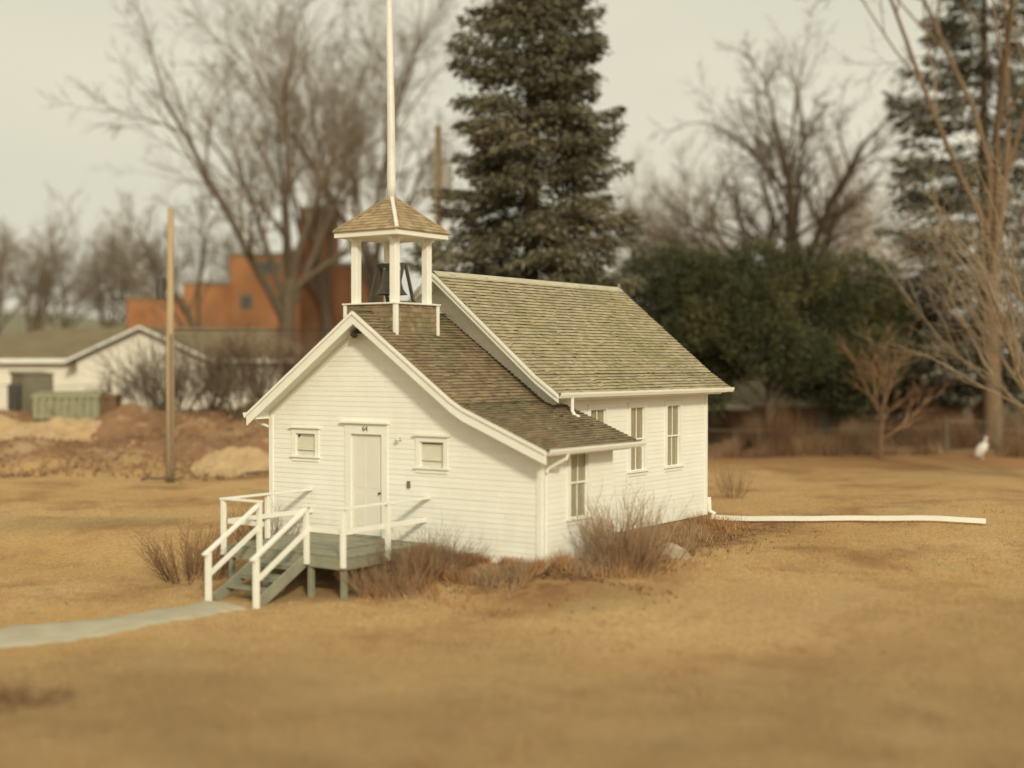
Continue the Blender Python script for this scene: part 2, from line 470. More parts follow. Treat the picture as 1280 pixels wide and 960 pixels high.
def masks(x, y):
    dx, dy = x - CAM[0], y - CAM[1]
    d = dx * FH[0] + dy * FH[1]; l_ = dx * RH[0] + dy * RH[1]
    w = 2.6 * (vnoise(x / 2.2, y / 2.2, 7) - .5) + 1.2 * (vnoise(x / .8, y / .8, 8) - .5)
    dirt = sstep((d - 52.5 + 1.6 * w) / 5.0) * sstep((-7 - l_ + w) / 4.0)
    russ = sstep((d - 52 + 1.6 * w) / 9.0) * sstep((l_ + 4) / 4.0)
    # bed: distance from the two visible walls
    bd = np.maximum(np.maximum(-3.2 - x, x - 4.7), np.maximum(-y, y - 10.6))
    bed = sstep((1.9 + .5 * w - bd) / 1.2) * sstep((x - 1.2) / 1.0)
    near_brown = sstep((27.0 + 1.6 * w - d) / 9.0) * .9  # lawn colour turns browner towards the camera, with a noisy edge
    trail = sstep(1 - np.abs(d - 37.2 + .06 * l_ + .9 * w) / 1.7) * sstep((-7.5 - l_) / 3.0) * .55
    return dirt, russ * .8, bed, near_brown, trail


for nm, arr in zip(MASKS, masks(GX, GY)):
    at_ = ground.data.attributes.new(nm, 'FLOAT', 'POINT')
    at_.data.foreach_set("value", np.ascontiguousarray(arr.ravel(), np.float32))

# path to the steps
rng = np.random.default_rng(5)
pts = [(.02, -4.32, .72), (-.05, -5.2, .74), (-.3, -6.5, .78), (-.8, -7.8, .85), (-1.5, -9.2, .92), (-2.6, -11.0, 1.0), (-4.2, -13.2, 1.05), (-7, -16.5, 1.1), (-12, -21, 1.15)]
cur = []
for i in range(len(pts) - 1):
    for t in np.linspace(0, 1, 12, endpoint=False):
        cur.append(tuple(pts[i][k] * (1 - t) + pts[i + 1][k] * t for k in range(3)))
cur.append(pts[-1])
V, Fp = [], []
for i, (x, y, w) in enumerate(cur):
    a, c = cur[max(i - 1, 0)], cur[min(i + 1, len(cur) - 1)]
    t = Vector((c[0] - a[0], c[1] - a[1])).normalized(); nn = Vector((-t.y, t.x))
    for k in range(9):
        s = k / 4 - 1
        ww = w + .07 * math.sin(i * 1.3) + .05 * math.sin(i * .47 + k)
        X, Y = x + nn.x * s * ww, y + nn.y * s * ww
        V.append((X, Y, tz(X, Y) + (.035 if abs(s) < .95 else -.06)))
for i in range(len(cur) - 1):
    for k in range(8):
        q = i * 9 + k; Fp.append((q, q + 1, q + 10, q + 9))
np_mesh("path", np.array(V), np.array(Fp), M['concrete'], smooth=True, kind="structure", label="pale grey path curving to the foot of the steps")

# far hill
hx = np.linspace(-700, 300, 60); hd = np.linspace(0, 1, 8)
V = []
for t in hd:
    for q in hx:
        top = 26 * math.exp(-((q + 330) / 190) ** 2) + 9 + 2.5 * math.sin(q / 40)
        dd = 520 + 120 * t
        v = CAM[:2] + FH * dd + RH * q
        V.append((v[0], v[1], -1 + top * math.sin(min(t * 1.0, 1) * math.pi / 2)))
hi_ = np.arange(8 * 60).reshape(8, 60)
np_mesh("hill", np.array(V), np.stack([hi_[:-1, :-1], hi_[:-1, 1:], hi_[1:, 1:], hi_[1:, :-1]], -1).reshape(-1, 4), M['hill'], smooth=True, kind="structure", label="low wooded hill on the horizon")

# ================================================================== SCHOOLHOUSE
A, RW, YV = 3.075, 4.70, 2.88               # vestibule: left half width, right wall, depth
MX, MH, YM, YR = 0.05, 3.10, 2.77, 10.53    # main room: centre line, half width, front and rear wall
ZR, SL, XB, SB = 5.47, .701, 2.90, .396     # vestibule ridge, slope, break, lean-to slope
ZB = ZR - SL * XB
XE = 5.15
ZMR, ZME, XME = 6.469, 3.62, 3.617          # main ridge and eave
SM = (ZMR - ZME) / (XME - MX)
house = empty("schoolhouse", (0, 0, 0), "white clapboard one-room schoolhouse with open belfry and brown shingle roofs", "schoolhouse")


def rv(x):
    return ZR - SL * abs(x) if x <= XB else ZB - SB * (x - XB)


def rm(x):
    return ZMR - SM * abs(x - MX)


# ---- walls: core masses with recessed openings, clapboards in front
CI = .085
core = MB()
core.prism([(-A + CI, -.35), (-A + CI, rv(-A) - .16), (0, ZR - .17), (XB, ZB - .17), (RW - CI, rv(RW) - .15), (RW - CI, -.35)], 1, CI, YV - .01)
wall_v = core.build("wall", M['interior'], house)
core = MB()
core.prism([(MX - MH + CI, -.2), (MX - MH + CI, rm(MX - MH) - .16), (MX, ZMR - .17), (MX + MH - CI, rm(MX + MH) - .16), (MX + MH - CI, -.2)], 1, YM + CI, YR - CI)
wall_m = core.build("wall", M['interior'], house)

EXPO = .1145
rngc = random.Random(11)


def clap(parent, facing, plane, zlo, zhi, bounds, openings, individual=True, joints=None):
    """courses of clapboards on one wall. facing 'f' (-y) runs along x, 'r' (+x) along y, 'l' (-x) along y, 'b' (+y) along x"""
    bulk = MB()
    k = 0; z = zlo
    while z < zhi - .02:
        z1 = min(z + EXPO, zhi)
        b0, b1 = bounds(z), bounds(z1 - .001)
        if b1 is None or b0 is None: break
        ivs = [(b0[0], b0[1], b1[0], b1[1])]
        for (u0, u1, w0, w1) in openings:
            if w0 < (z + z1) / 2 < w1:
                nv = []
                for (p0, p1, q0, q1) in ivs:
                    if u0 >= max(p1, q1) or u1 <= min(p0, q0): nv.append((p0, p1, q0, q1)); continue
                    if u0 > max(p0, q0): nv.append((p0, u0, q0, u0))
                    if u1 < min(p1, q1): nv.append((u1, p1, u1, q1))
                ivs = nv
        if individual and facing == 'f' and plane == 0:
            sp_ = []
            for iv in ivs:
                if iv[1] - iv[0] > 3.4:
                    c = rngc.uniform(iv[0] + .9, iv[1] - .9); sp_ += [(iv[0], c - .0025, iv[2], c - .0025), (c + .0025, iv[1], c + .0025, iv[3])]
                else: sp_.append(iv)
            ivs = sp_
        for (p0, p1, q0, q1) in ivs:
            if p1 - p0 < .02: continue
            if q1 - q0 < .01: q0 = q1 = (q0 + q1) / 2; q1 += .01
            e = .0 + rngc.uniform(-.002, .002)
            out0, out1, back = -.0115 + e, -.003 + e, CI + .01 + .002 * (k % 3)
            zb = z + .0015; zt = z1 + .004

            def P(u, w, zc):
                return {'f': (u, plane + w, zc), 'r': (plane - w, u, zc), 'l': (plane + w, u, zc), 'b': (u, plane - w, zc)}[facing]
            v = [P(p0, out0, zb), P(p1, out0, zb), P(p1, back, zb), P(p0, back, zb), P(q0, out1, zt), P(q1, out1, zt), P(q1, back, zt), P(q0, back, zt)]
            if individual:
                MB().hexa(v).build("clapboard", M['white'], parent)
            else:
                bulk.hexa(v)
            k += 1
        z = z1
    if not individual:
        bulk.build("clapboards", M['white'], parent, kind="stuff")


# front windows: (x0, x1, z0, z1) of glass; side windows (y0, y1, z0, z1)
FW = [(-2.23, -1.61, 2.14, 2.66), (1.52, 2.17, 2.03, 2.585)]
DOOR = (-.50, .42, .40, 2.70)
SW_V = [(1.10, 1.80, .99, 2.50)]
SW_M = [(4.42, 5.13, 1.59, 3.19), (6.33, 7.04, 1.59, 3.19), (8.245, 8.955, 1.59, 3.19)]


def grow(o, g_=.045):
    return (o[0] - g_, o[1] + g_, o[2] - g_, o[3] + g_)


def fb(z):
    t = z + .17
    if t > ZR - .05: return None
    xl = -A if t < rv(-A) else -(ZR - t) / SL
    if t < rv(RW): xr = RW
    elif t < ZB: xr = XB + (ZB - t) / SB
    else: xr = (ZR - t) / SL
    return (xl, xr)


clap(wall_v, 'f', 0.0, 0.0, 5.27, fb, [grow(o) for o in FW] + [grow((DOOR[0], DOOR[1], -.1, DOOR[3]))])
clap(wall_v, 'r', RW, 0.0, rv(RW) - .13, lambda z: (0.03, YV), [grow(o) for o in SW_V])
clap(wall_v, 'l', -A, 0.0, rv(-A) - .15, lambda z: (0.03, YV), [], individual=False)
clap(wall_m, 'r', MX + MH, .12, rm(MX + MH) - .13, lambda z: (YM + .03 if z > 2.6 else YV - .02, YR), [grow(o) for o in SW_M])


def mfb(z):
    t = z + .17
    if t > ZMR - .06: return None
    h = MH if t < rm(MX + MH) else (ZMR - t) / SM
    return (MX - h, MX + h)


def mfb_up(z):
    return mfb(z)


clap(wall_m, 'f', YM, 3.05, 6.25, mfb_up, [(-1.6, 1.6, 3.0, 4.1)])
clap(wall_m, 'l', MX - MH, .12, rm(MX + MH) - .15, lambda z: (YM + .03, YR), [], individual=False)
clap(wall_m, 'b', YR, .12, 6.25, mfb, [], individual=False)

# foundation
fo = MB()
fo.box(-A + .04, RW - .04, .04, YV, -.9, .03)
fo.box(MX - MH + .05, MX + MH - .05, YM + .1, YR - .05, -.6, .14)
fo.build("foundation", M['stone'], house)

# corner boards
for (x0, x1, y0, y1, z0, z1) in ((-A - .028, -A + .10, -.032, .10, 0, rv(-A) - .17), (RW - .10, RW + .030, -.032, .10, 0, rv(RW) - .15),
                                 (MX + MH - .1, MX + MH + .03, YR - .10, YR + .03, .12, rm(MX + MH) - .15),
                                 (MX + MH - .1, MX + MH + .03, YM - .03, YM + .12, 3.2, rm(MX + MH) - .15)):
    MB().box(x0, x1, y0, y1, z0, z1).build("corner_board", M['trim'], house, bevel=.004)

# frieze boards under the side eaves
MB().box(RW - .02, RW + .034, .1, YV, rv(RW) - .30, rv(RW) - .135).build("frieze", M['trim'], house)
MB().box(MX + MH - .02, MX + MH + .034, YM + .12, YR - .1, rm(MX + MH) - .36, rm(MX + MH) - .14).build("frieze", M['trim'], house)


# ---- windows and door
def window(facing, plane, o, two_over_two, shade, label=None):
    u0, u1, z0, z1 = o

    def B(mb, a0, a1, w0, w1, c0, c1):
        # w: outwards positive
        if facing == 'f': mb.box(a0, a1, plane - w1, plane - w0, c0, c1)
        else: mb.box(plane + w0, plane + w1, a0, a1, c0, c1)
        return mb
    fr = MB(); cw = .115
    B(fr, u0 - cw, u0, -.075, .035, z0 - .002, z1 + .002)
    B(fr, u1, u1 + cw, -.075, .035, z0 - .002, z1 + .002)
    B(fr, u0 - cw - .01, u1 + cw + .01, -.074, .038, z1 + .002, z1 + .125)
    B(fr, u0 - cw, u1 + cw, -.073, .033, z0 - .13, z0 - .04)
    w = fr.build("window", M['trim'], house)
    if label: w["label"] = label
    B(MB(), u0 - cw - .04, u1 + cw + .04, -.07, .075, z0 - .04, z0 - .001).build("sill", M['trim'], w)
    if facing == 'f':
        B(MB(), u0 - cw - .06, u1 + cw + .06, -.07, .10, z1 + .126, z1 + .152).build("drip_cap", M['trim'], w)
    zm = z0 + (z1 - z0) * (.5 if two_over_two else .30)
    sash = MB(); t = .020
    for (c0, c1, dp) in ((z0, zm + .02, -.03), (zm - .02, z1, -.012)):
        B(sash, u0, u0 + t, dp - .03, dp, c0, c1); B(sash, u1 - t, u1, dp - .03, dp, c0, c1)
        B(sash, u0 + t, u1 - t, dp - .029, dp - .001, c0, c0 + t * 1.15); B(sash, u0 + t, u1 - t, dp - .029, dp - .001, c1 - t * 1.15, c1)
    if two_over_two:
        um = (u0 + u1) / 2
        B(sash, um - .009, um + .009, -.04, -.014, zm + .02, z1 - t); B(sash, um - .009, um + .009, -.058, -.032, z0 + t, zm - .02)
    sash.build("sash", M['trim'] if two_over_two else M['dullwhite'], w)
    for (c0, c1, dp) in ((z0 + .03, zm - .015, -.046), (zm + .015, z1 - .03, -.028)):
        parts = ((u0 + .03, (u0 + u1) / 2 - .01), ((u0 + u1) / 2 + .01, u1 - .03)) if two_over_two else ((u0 + .03, u1 - .03),)
        for (a0, a1) in parts:
            B(MB(), a0, a1, dp - .003, dp, c0, c1).build("pane", M['glass'], w)
    # cloth behind the glass, folded or flat
    V, Fc = [], []
    nst = 40
    zc0, zc1 = shade
    for i in range(nst + 1):
        u = u0 + (u1 - u0) * i / nst
        dep = -.062 + (.006 * math.sin(i * 1.25) if two_over_two else 0)
        for zc in (zc0, zc1):
            zq = zc
            if not two_over_two and facing == 'f' and u0 < 0 and zc == zc1 and i < 8: zq = zc - .14 * (1 - i / 8)
            V.append((u, plane - dep, zq) if facing == 'f' else (plane + dep, u, zq))
    for i in range(nst): Fc.append((2 * i, 2 * i + 2, 2 * i + 3, 2 * i + 1))
    np_mesh("curtain" if two_over_two else "blind", np.array(V), np.array(Fc), M['curtain'] if two_over_two else M['blind'], w)
    return w


window('f', 0, FW[0], False, (FW[0][2], FW[0][3]), "small front window with a crooked pale blind")
window('f', 0, FW[1], False, (FW[1][2], FW[1][3] - .05), "small front window with blind and dark sash rail")
for o in SW_V: window('r', RW, o, True, (o[2], o[3]))
for o in SW_M: window('r', MX + MH, o, True, (o[2], o[3]))

x0, x1, z0, z1 = DOOR
dfr = MB()
dfr.box(x0 - .17, x0, -.036, .075, z0 - .02, z1)
dfr.box(x1, x1 + .17, -.036, .075, z0 - .02, z1)
dfr.box(x0 - .18, x1 + .18, -.038, .074, z1, z1 + .24)
dfr = dfr.build("door_frame", M['trim'], house)
MB().box(x0 - .30, x1 + .22, -.11, .07, z1 + .242, z1 + .285).build("drip_cap", M['trim'], dfr)
MB().box(x0 - .02, x1 + .02, -.06, .07, z0 - .06, z0 - .005).build("threshold", M['sage'], dfr)
dm = MB().box(x0 + .004, x1 - .004, .035, .072, z0 + .005, z1 - .006)
for (a, c, e, h_) in ((.12, .40, .2, .95), (.52, .80, .2, .95), (.12, .40, 1.08, 2.1), (.52, .80, 1.08, 2.1)):
    dm.box(x0 + a, x0 + c, .029, .05, z0 + e, z0 + h_)
door = dm.build("door", M['door'], house, label="plain white front door")
kb = MB().tube([(x1 - .08, .035, z0 + .98), (x1 - .08, -.01, z0 + .98), (x1 - .08, -.03, z0 + .98)], [.018, .018, .03], 10)
kb.build("door_knob", M['bronze'], door)
tx = bpy.data.curves.new("house_number", 'FONT'); tx.body = "64"; tx.size = .17; tx.extrude = .006; tx.align_x = 'CENTER'
txo = bpy.data.objects.new("t", tx); COL.objects.link(txo)
txm = bpy.data.meshes.new_from_object(txo); COL.objects.unlink(txo); bpy.data.objects.remove(txo)
txm.name = "house_number"; txm.materials.clear(); txm.materials.append(M['number'])
num = bpy.data.objects.new("house_number", txm); COL.objects.link(num); prep(num, dfr)
num.location = (-.06, -.046, z1 + .07); num.rotation_euler = (math.pi / 2, 0, 0)

# lamps on the wall
lp = MB().box(-.33, -.17, -.05, .0, 4.98, 5.10)
lp.tube([(-.25, -.05, 5.06), (-.22, -.16, 5.03), (-.20, -.24, 4.98)], .022, 6).tube([(-.20, -.18, 5.03), (-.17, -.29, 4.93)], [.05, .085], 10).tube([(-.29, -.05, 5.02), (-.33, -.15, 4.94)], [.04, .07], 10)
lp.build("gable_lamp", M['dark'], house, label="small dark lamp fixture under the gable peak")
lp = MB().box(.94, 1.0, -.05, .0, 2.60, 2.68).tube([(.97, -.05, 2.66), (.97, -.13, 2.67), (.97, -.14, 2.60)], [.02, .035, .05], 8)
lp.build("wall_lamp", M['dullwhite'], house)
MB().box(1.17, 1.235, -.055, .0, 1.55, 1.70).build("outlet_box", M['grey_metal'], house)


# ---- roofs
class Slope:
    def __init__(s, name, mat, deckmat, p_eave0, p_eave1, p_ridge0, tcut=None):
        s.mat = mat; s.p0 = Vector(p_eave0); s.al = Vector(p_eave1) - s.p0; s.L = s.al.length; s.al.normalize()
        up = Vector(p_ridge0) - s.p0; s.H = up.length; s.up = up.normalized()
        s.n = s.al.cross(s.up).normalized()
        if s.n.z < 0: s.n = -s.n
        s.rows = []
        q = [s.p0, s.p0 + s.al * s.L, s.p0 + s.al * s.L + s.up * s.H, s.p0 + s.up * s.H]
        mb = MB().hexa([v - s.n * .14 for v in q] + [v - s.n * .03 for v in q])
        s.ob = mb.build(name, deckmat, house)

    def lay(s, expo, seed, cut=None, over=.03):
        """every shingle as 8 corner points"""
        r = random.Random(seed); out = []; k = 0; h = -over
        while h < s.H - .02:
            a = -.012 - r.random() * .1
            while a < s.L + .01:
                w = r.uniform(.10, .24)
                a0, a1 = max(a, -.012), min(a + w - .005, s.L + .012)
                if a1 - a0 > .03 and (cut is None or cut(a0, a1, h)):
                    hb = h + r.uniform(-.010, .008) - (.03 if r.random() < .03 else 0)
                    ht = min(h + expo * 1.9, s.H + .01)
                    lift = r.uniform(0, .006) + (.012 if r.random() < .05 else 0)
                    tb, t0 = .038 + lift, -.004
                    P = lambda u, v, w_: s.p0 + s.al * u + s.up * v + s.n * w_
                    out.append([P(a0, hb, tb - .03), P(a1, hb, tb - .03), P(a1, ht, t0 - .012), P(a0, ht, t0 - .012), P(a0, hb, tb), P(a1, hb, tb), P(a1, ht, t0), P(a0, ht, t0)])
                a += w
            h += expo; k += 1
        return out


BOXF = np.array([(3, 2, 1, 0), (4, 5, 6, 7), (0, 1, 5, 4), (1, 2, 6, 5), (2, 3, 7, 6), (3, 0, 4, 7)])


def emit(slope, shingles, n_individual, key):
    shingles = sorted(shingles, key=key)
    for sh in shingles[:n_individual]:
        o0 = sh[4]
        me = MB().hexa([v - o0 for v in sh])
        o = me.build("shingle", slope.mat, slope.ob); o.location = o0
        o.data.materials.append(M['end_grain_shadow']); o.data.polygons[2].material_index = 1
    rest = shingles[n_individual:]
    if rest:
        V = np.array([[tuple(v) for v in sh] for sh in rest]).reshape(-1, 3)
        Fs = (BOXF[None] + (np.arange(len(rest)) * 8)[:, None, None]).reshape(-1, 4)
        o = np_mesh("shingles", V, Fs, slope.mat, slope.ob, kind="stuff")
        o.data.materials.append(M['end_grain_shadow'])
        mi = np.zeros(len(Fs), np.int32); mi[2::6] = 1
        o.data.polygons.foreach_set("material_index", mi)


def near_key(sh):
    c = sum((Vector(v) for v in sh), Vector()) / 8
    return (c - Vector(CAM)).length


YF0 = -.48
YLE = 3.27   # lean-to rear verge
# vestibule: upper right slope, lean-to, left slope
s1 = Slope("roof", M['shingle_brown'], M['trim'], (XB, YF0, ZB), (XB, YM + .02, ZB), (0, YF0, ZR))
s2 = Slope("roof", M['shingle_brown'], M['trim'], (XE, YF0, rv(XE)), (XE, YLE, rv(XE)), (XB, YF0, ZB))
s3 = Slope("roof", M['shingle_brown'], M['trim'], (-A - .255, YF0, rv(A + .255) if False else ZR - SL * (A + .255)), (-A - .255, YM + .02, ZR - SL * (A + .255)), (0, YF0, ZR))
emit(s1, s1.lay(.115, 1), 110, near_key)
xm = MX + MH + .02


def cut2(a0, a1, h):
    y = YF0 + a0; x = XE - h / math.hypot(1, SB)
    return not (y > YM - .1 and x < xm - .05)


emit(s2, s2.lay(.115, 2, cut2), 110, near_key)
emit(s3, s3.lay(.115, 3), 0, near_key)
YG0, YG1 = YM - .447, YR + .51
# main: right slope with a slight kick near the eave, left slope
KX = XME - .62
KZ = ZMR - (ZMR - ZME - .0) * (KX - MX) / (XME - MX) - .07
s4 = Slope("roof", M['shingle_tan'], M['trim'], (KX, YG0, KZ), (KX, YG1, KZ), (MX, YG0, ZMR))
s5 = Slope("roof", M['shingle_tan'], M['trim'], (XME, YG0, ZME), (XME, YG1, ZME), (KX, YG0, KZ))
s6 = Slope("roof", M['shingle_tan'], M['trim'], (2 * MX - XME, YG0, ZME), (2 * MX - XME, YG1, ZME), (MX, YG0, ZMR))
emit(s4, s4.lay(.125, 4), 0, near_key)
emit(s5, s5.lay(.125, 5), 80, near_key)
emit(s6, s6.lay(.125, 6), 0, near_key)
# ridge caps
MB().beam((0, YF0, ZR + .03), (0, YM, ZR + .03), .16, .03).build("ridge_cap", M['shingle_brown'], house)
rc = MB()
for sgn in (-1, 1):
    q = [(MX, YG0 - .01, ZMR + .055), (MX, YG1 + .01, ZMR + .055), (MX + sgn * .14, YG1 + .01, ZMR + .055 - .14 * SM), (MX + sgn * .14, YG0 - .01, ZMR + .055 - .14 * SM)]
    rc.hexa([(a, b_, c - .02) for a, b_, c in q] + q)
rc.build("ridge_cap", M['ridge'], house)
MB().tube([(MX, YG1, ZMR + .03), (MX, YG1, ZMR + .16)], [.07, .03], 8).build("ridge_end", M['grey_metal'], house)


# rake boards with a crown strip, eave fascias
def rake(pts, y, drop=.29):
    """pts: roof line points (x, z)"""
    mb = MB()
    for i in range(len(pts) - 1):
        (xa, za), (xb, zb) = pts[i], pts[i + 1]
        mb.hexa([(xa, y - .035, za - drop), (xb, y - .035, zb - drop), (xb, y + .01, zb - drop), (xa, y + .01, za - drop), (xa, y - .035, za - .012), (xb, y - .035, zb - .012), (xb, y + .01, zb - .012), (xa, y + .01, za - .012)])
        mb.hexa([(xa, y - .075, za - .075), (xb, y - .075, zb - .075), (xb, y - .036, zb - .075), (xa, y - .036, za - .075), (xa, y - .075, za - .006), (xb, y - .075, zb - .006), (xb, y - .036, zb - .006), (xa, y - .036, za - .006)])
    return mb.build("rake_board", M['trim'], house)


XL = -A - .255
rake([(XL - .03, rv(XL - .03)), (0, ZR)], YF0)
rake([(0, ZR), (XB - .16, rv(XB - .16)), (XB + .14, rv(XB + .14) + .0), (XE, rv(XE))], YF0)
rake([(2 * MX - XME, ZME), (MX, ZMR)], YG0, .20)
rake([(MX, ZMR), (KX, KZ), (XME, ZME)], YG0, .20)
# wall frieze just under the front rake
fz = MB()
for (xa, xb) in ((-A - .02, 0), (0, XB), (XB, RW + .02)):
    za, zb = rv(xa) - .13, rv(xb) - .13
    fz.hexa([(xa, -.034, za - .17), (xb, -.034, zb - .17), (xb, .02, zb - .17), (xa, .02, za - .17), (xa, -.034, za), (xb, -.034, zb), (xb, .02, zb), (xa, .02, za)])
fz.build("frieze", M['trim'], house)
# soffits closing the eave boxes
MB().box(RW + .02, XE - .02, -.02, YV, rv(XE) - .14, rv(XE) - .10).build("soffit", M['trim'], house)
MB().box(MX + MH + .02, XME - .02, YM - .02, YR + .02, ZME - .15, ZME - .11).build("soffit", M['trim'], house)
MB().box(XL + .02, -A - .02, YF0 + .02, YM, rv(XL) - .15, rv(XL) - .11).build("soffit", M['trim'], house)
MB().prism([(-A - .24, rv(XL) - .15), (-A + .0, rv(XL) - .15), (-A, rv(-A) - .13), (-A - .24, rv(XL) - .06)], 1, YF0 + .015, -.04).build("eave_return", M['trim'], house)


def gutter(x, y0, y1, z, sgn):
    pr = [(x - .01 * sgn, z - .10), (x + .075 * sgn, z - .10), (x + .11 * sgn, z - .03), (x + .115 * sgn, z + .02), (x + .095 * sgn, z + .02), (x + .09 * sgn, z - .03), (x + .07 * sgn, z - .082), (x - .01 * sgn, z - .082)]
    return MB().prism(pr, 1, y0, y1).build("gutter", M['trim'], house)


gutter(XE + .01, YF0 - .03, YLE + .14, rv(XE) + .0, 1)
gutter(XME + .01, YG0 - .05, YG1 + .03, ZME + .0, 1)
gutter(XL - .03, YF0 - .04, YM, rv(XL) - .02, -1)
# downspouts
MB().tube([(XE + .05, .25, rv(XE) - .09), (XE + .03, .23, rv(XE) - .2), (RW + .10, .12, rv(XE) - .42), (RW + .075, .10, rv(XE) - .50)], .038, 8).build("downspout", M['trim'], house)
MB().tube([(RW + .07, .09, rv(XE) - .55), (RW + .07, .09, .05)], .03, 8).build("downspout", M['trim'], house)
MB().tube([(XME + .05, YM + .05, ZME - .08), (XME + .05, YM + .05, ZME - .40), (XME + .12, YM + .05, ZME - .50), (XME + .24, YM + .05, ZME - .53)], .042, 8).build("downspout", M['trim'], house)
MB().tube([(XL - .06, -.2, rv(XL) - .11), (XL - .04, -.1, rv(XL) - .25), (-A - .06, .1, rv(XL) - .38), (-A - .06, .12, 2.2), (-A - .06, .12, .1)], .04, 8).build("downspout", M['trim'], house)

# ---- belfry
BW, BY = .75, .83
PZ = 5.645
bb = MB().box(-BW + .02, BW - .02, BY - BW + .02, BY + BW - .02, 4.75, PZ - .01)
bbase = bb.build("belfry_base", M['shingle_brown'], house)


def wall_shingles(p0, al, L, z0, z1, nrm, seed):
    r = random.Random(seed); out = []; h = z0
    while h < z1 - .03:
        a = 0
        while a < L - .01:
            w = min(r.uniform(.10, .2), L - a)
            P = lambda u, z, o: Vector(p0) + Vector(al) * u + Vector(nrm) * o + Vector((0, 0, z))
            t = .034 + r.uniform(0, .006); ht = min(h + .2, z1)
            out.append([P(a, h, t - .02), P(a + w - .005, h, t - .02), P(a + w - .005, ht, .002), P(a, ht, .002), P(a, h, t), P(a + w - .005, h, t), P(a + w - .005, ht, .012), P(a, ht, .012)])
            a += w
        h += .11
    V = np.array([[tuple(v) for v in sh] for sh in out]).reshape(-1, 3)
    Fs = (BOXF[None] + (np.arange(len(out)) * 8)[:, None, None]).reshape(-1, 4)
    np_mesh("shingles", V, Fs, M['shingle_brown'], bbase, kind="stuff")


wall_shingles((-BW + .03, BY - BW + .02, 0), (1, 0, 0), 2 * BW - .06, 4.80, PZ - .02, (0, -1, 0), 21)
wall_shingles((BW - .02, BY - BW + .03, 0), (0, 1, 0), 2 * BW - .06, 4.80, PZ - .02, (1, 0, 0), 22)
wall_shingles((-BW + .02, BY - BW + .03, 0), (0, 1, 0), 2 * BW - .06, 4.80, PZ - .02, (-1, 0, 0), 23)
for sx, sy in ((-1, -1), (1, -1), (1, 1), (-1, 1)):
    cx, cy = sx * (BW - .01), BY + sy * (BW - .01)
    MB().box(cx - .045, cx + .045, cy - .045, cy + .045, rv(.95 if sx > 0 else .8) - .1, PZ - .012).build("corner_board", M['trim'], bbase)
MB().box(-BW - .06, BW + .06, BY - BW - .06, BY + BW + .06, PZ - .01, PZ + .025).build("belfry_platform", M['trim'], house, bevel=.005)
PO = .575
PT = 7.17
for sx, sy in ((-1, -1), (1, -1), (1, 1), (-1, 1)):
    cx, cy = sx * PO, BY + sy * PO
    mb = MB().box(cx - .085, cx + .085, cy - .085, cy + .085, PZ + .022, PT)
    post = mb.build("belfry_post", M['trim'], house, bevel=.008)
    for ax in (0, 1):
        br_ = MB()
        for sg in (-1, 1):
            prof = [(.086, 0), (.20, 0), (.20, -.04), (.14, -.07), (.11, -.12), (.10, -.19), (.086, -.19)]
            pl = [((cx if ax == 0 else cy) + sg * u, PT - .005 + w) for u, w in prof]
            c = cy if ax == 0 else cx
            br_.prism(pl, 1 if ax == 0 else 0, c - .04, c + .04)
        br_.build("bracket", M['trim'], post)
BE = .93; BZ = 7.27
MB().box(-BE + .06, BE - .06, BY - BE + .06, BY + BE - .06, PT - .004, PT + .06).build("belfry_soffit", M['trim'], house)
fa = MB()
for (x0_, x1_, y0_, y1_) in ((-BE, BE, BY - BE, BY - BE + .05), (-BE, BE, BY + BE - .05, BY + BE), (-BE, -BE + .05, BY - BE + .05, BY + BE - .05), (BE - .05, BE, BY - BE + .05, BY + BE - .05)):
    fa.box(x0_, x1_, y0_, y1_, BZ - .10, BZ + .02)
fa.build("belfry_fascia", M['trim'], house)
AZ = 8.16
ap = (0, BY, AZ)
cr = [(-BE - .02, BY - BE - .02, BZ + .022), (BE + .02, BY - BE - .02, BZ + .022), (BE + .02, BY + BE + .02, BZ + .022), (-BE - .02, BY + BE + .02, BZ + .022)]
brf = MB().add(cr + [ap], [(3, 2, 1, 0), (0, 1, 4), (1, 2, 4), (2, 3, 4), (3, 0, 4)]).build("belfry_roof", M['shingle_belfry'], house)
sh_all = []
rr = random.Random(31)
for i in range(4):
    c0, c1 = Vector(cr[i]), Vector(cr[(i + 1) % 4]); al = (c1 - c0); L = al.length; al.normalize()
    mid = (c0 + c1) / 2; up = Vector(ap) - mid; Hh = up.length; up.normalize(); nn = al.cross(up).normalized()
    if nn.z < 0: nn = -nn
    h = -.02
    while h < Hh - .08:
        half = L / 2 * (1 - max(h, 0) / Hh); a = -half
        while a < half - .01:
            w = min(rr.uniform(.09, .18), half - a); ht = min(h + .2, Hh)
            P = lambda u, v, o: mid + al * u + up * v + nn * o
            t = .028 + rr.uniform(0, .006)
            k2 = L / 2 * (1 - ht / Hh)
            a0, a1 = max(min(a, k2), -k2), max(min(a + w - .004, k2), -k2 + .004)
            sh_all.append([P(a, h, t - .02), P(a + w - .004, h, t - .02), P(a1, ht, .0), P(a0, ht, .0), P(a, h, t), P(a + w - .004, h, t), P(a1, ht, .008), P(a0, ht, .008)])
            a += w
        h += .11
V = np.array([[tuple(v) for v in sh] for sh in sh_all]).reshape(-1, 3)
np_mesh("shingles", V, (BOXF[None] + (np.arange(len(sh_all)) * 8)[:, None, None]).reshape(-1, 4), M['shingle_belfry'], brf, kind="stuff")
for ci, c in enumerate(cr):
    v = Vector(ap) - Vector(c)
    MB().beam(Vector(c) + Vector((0, 0, .03)), Vector(ap) + Vector((0, 0, .02)), .08, .03).build("hip_cap", M['dullwhite'] if ci == 1 else M['shingle_belfry'], brf)
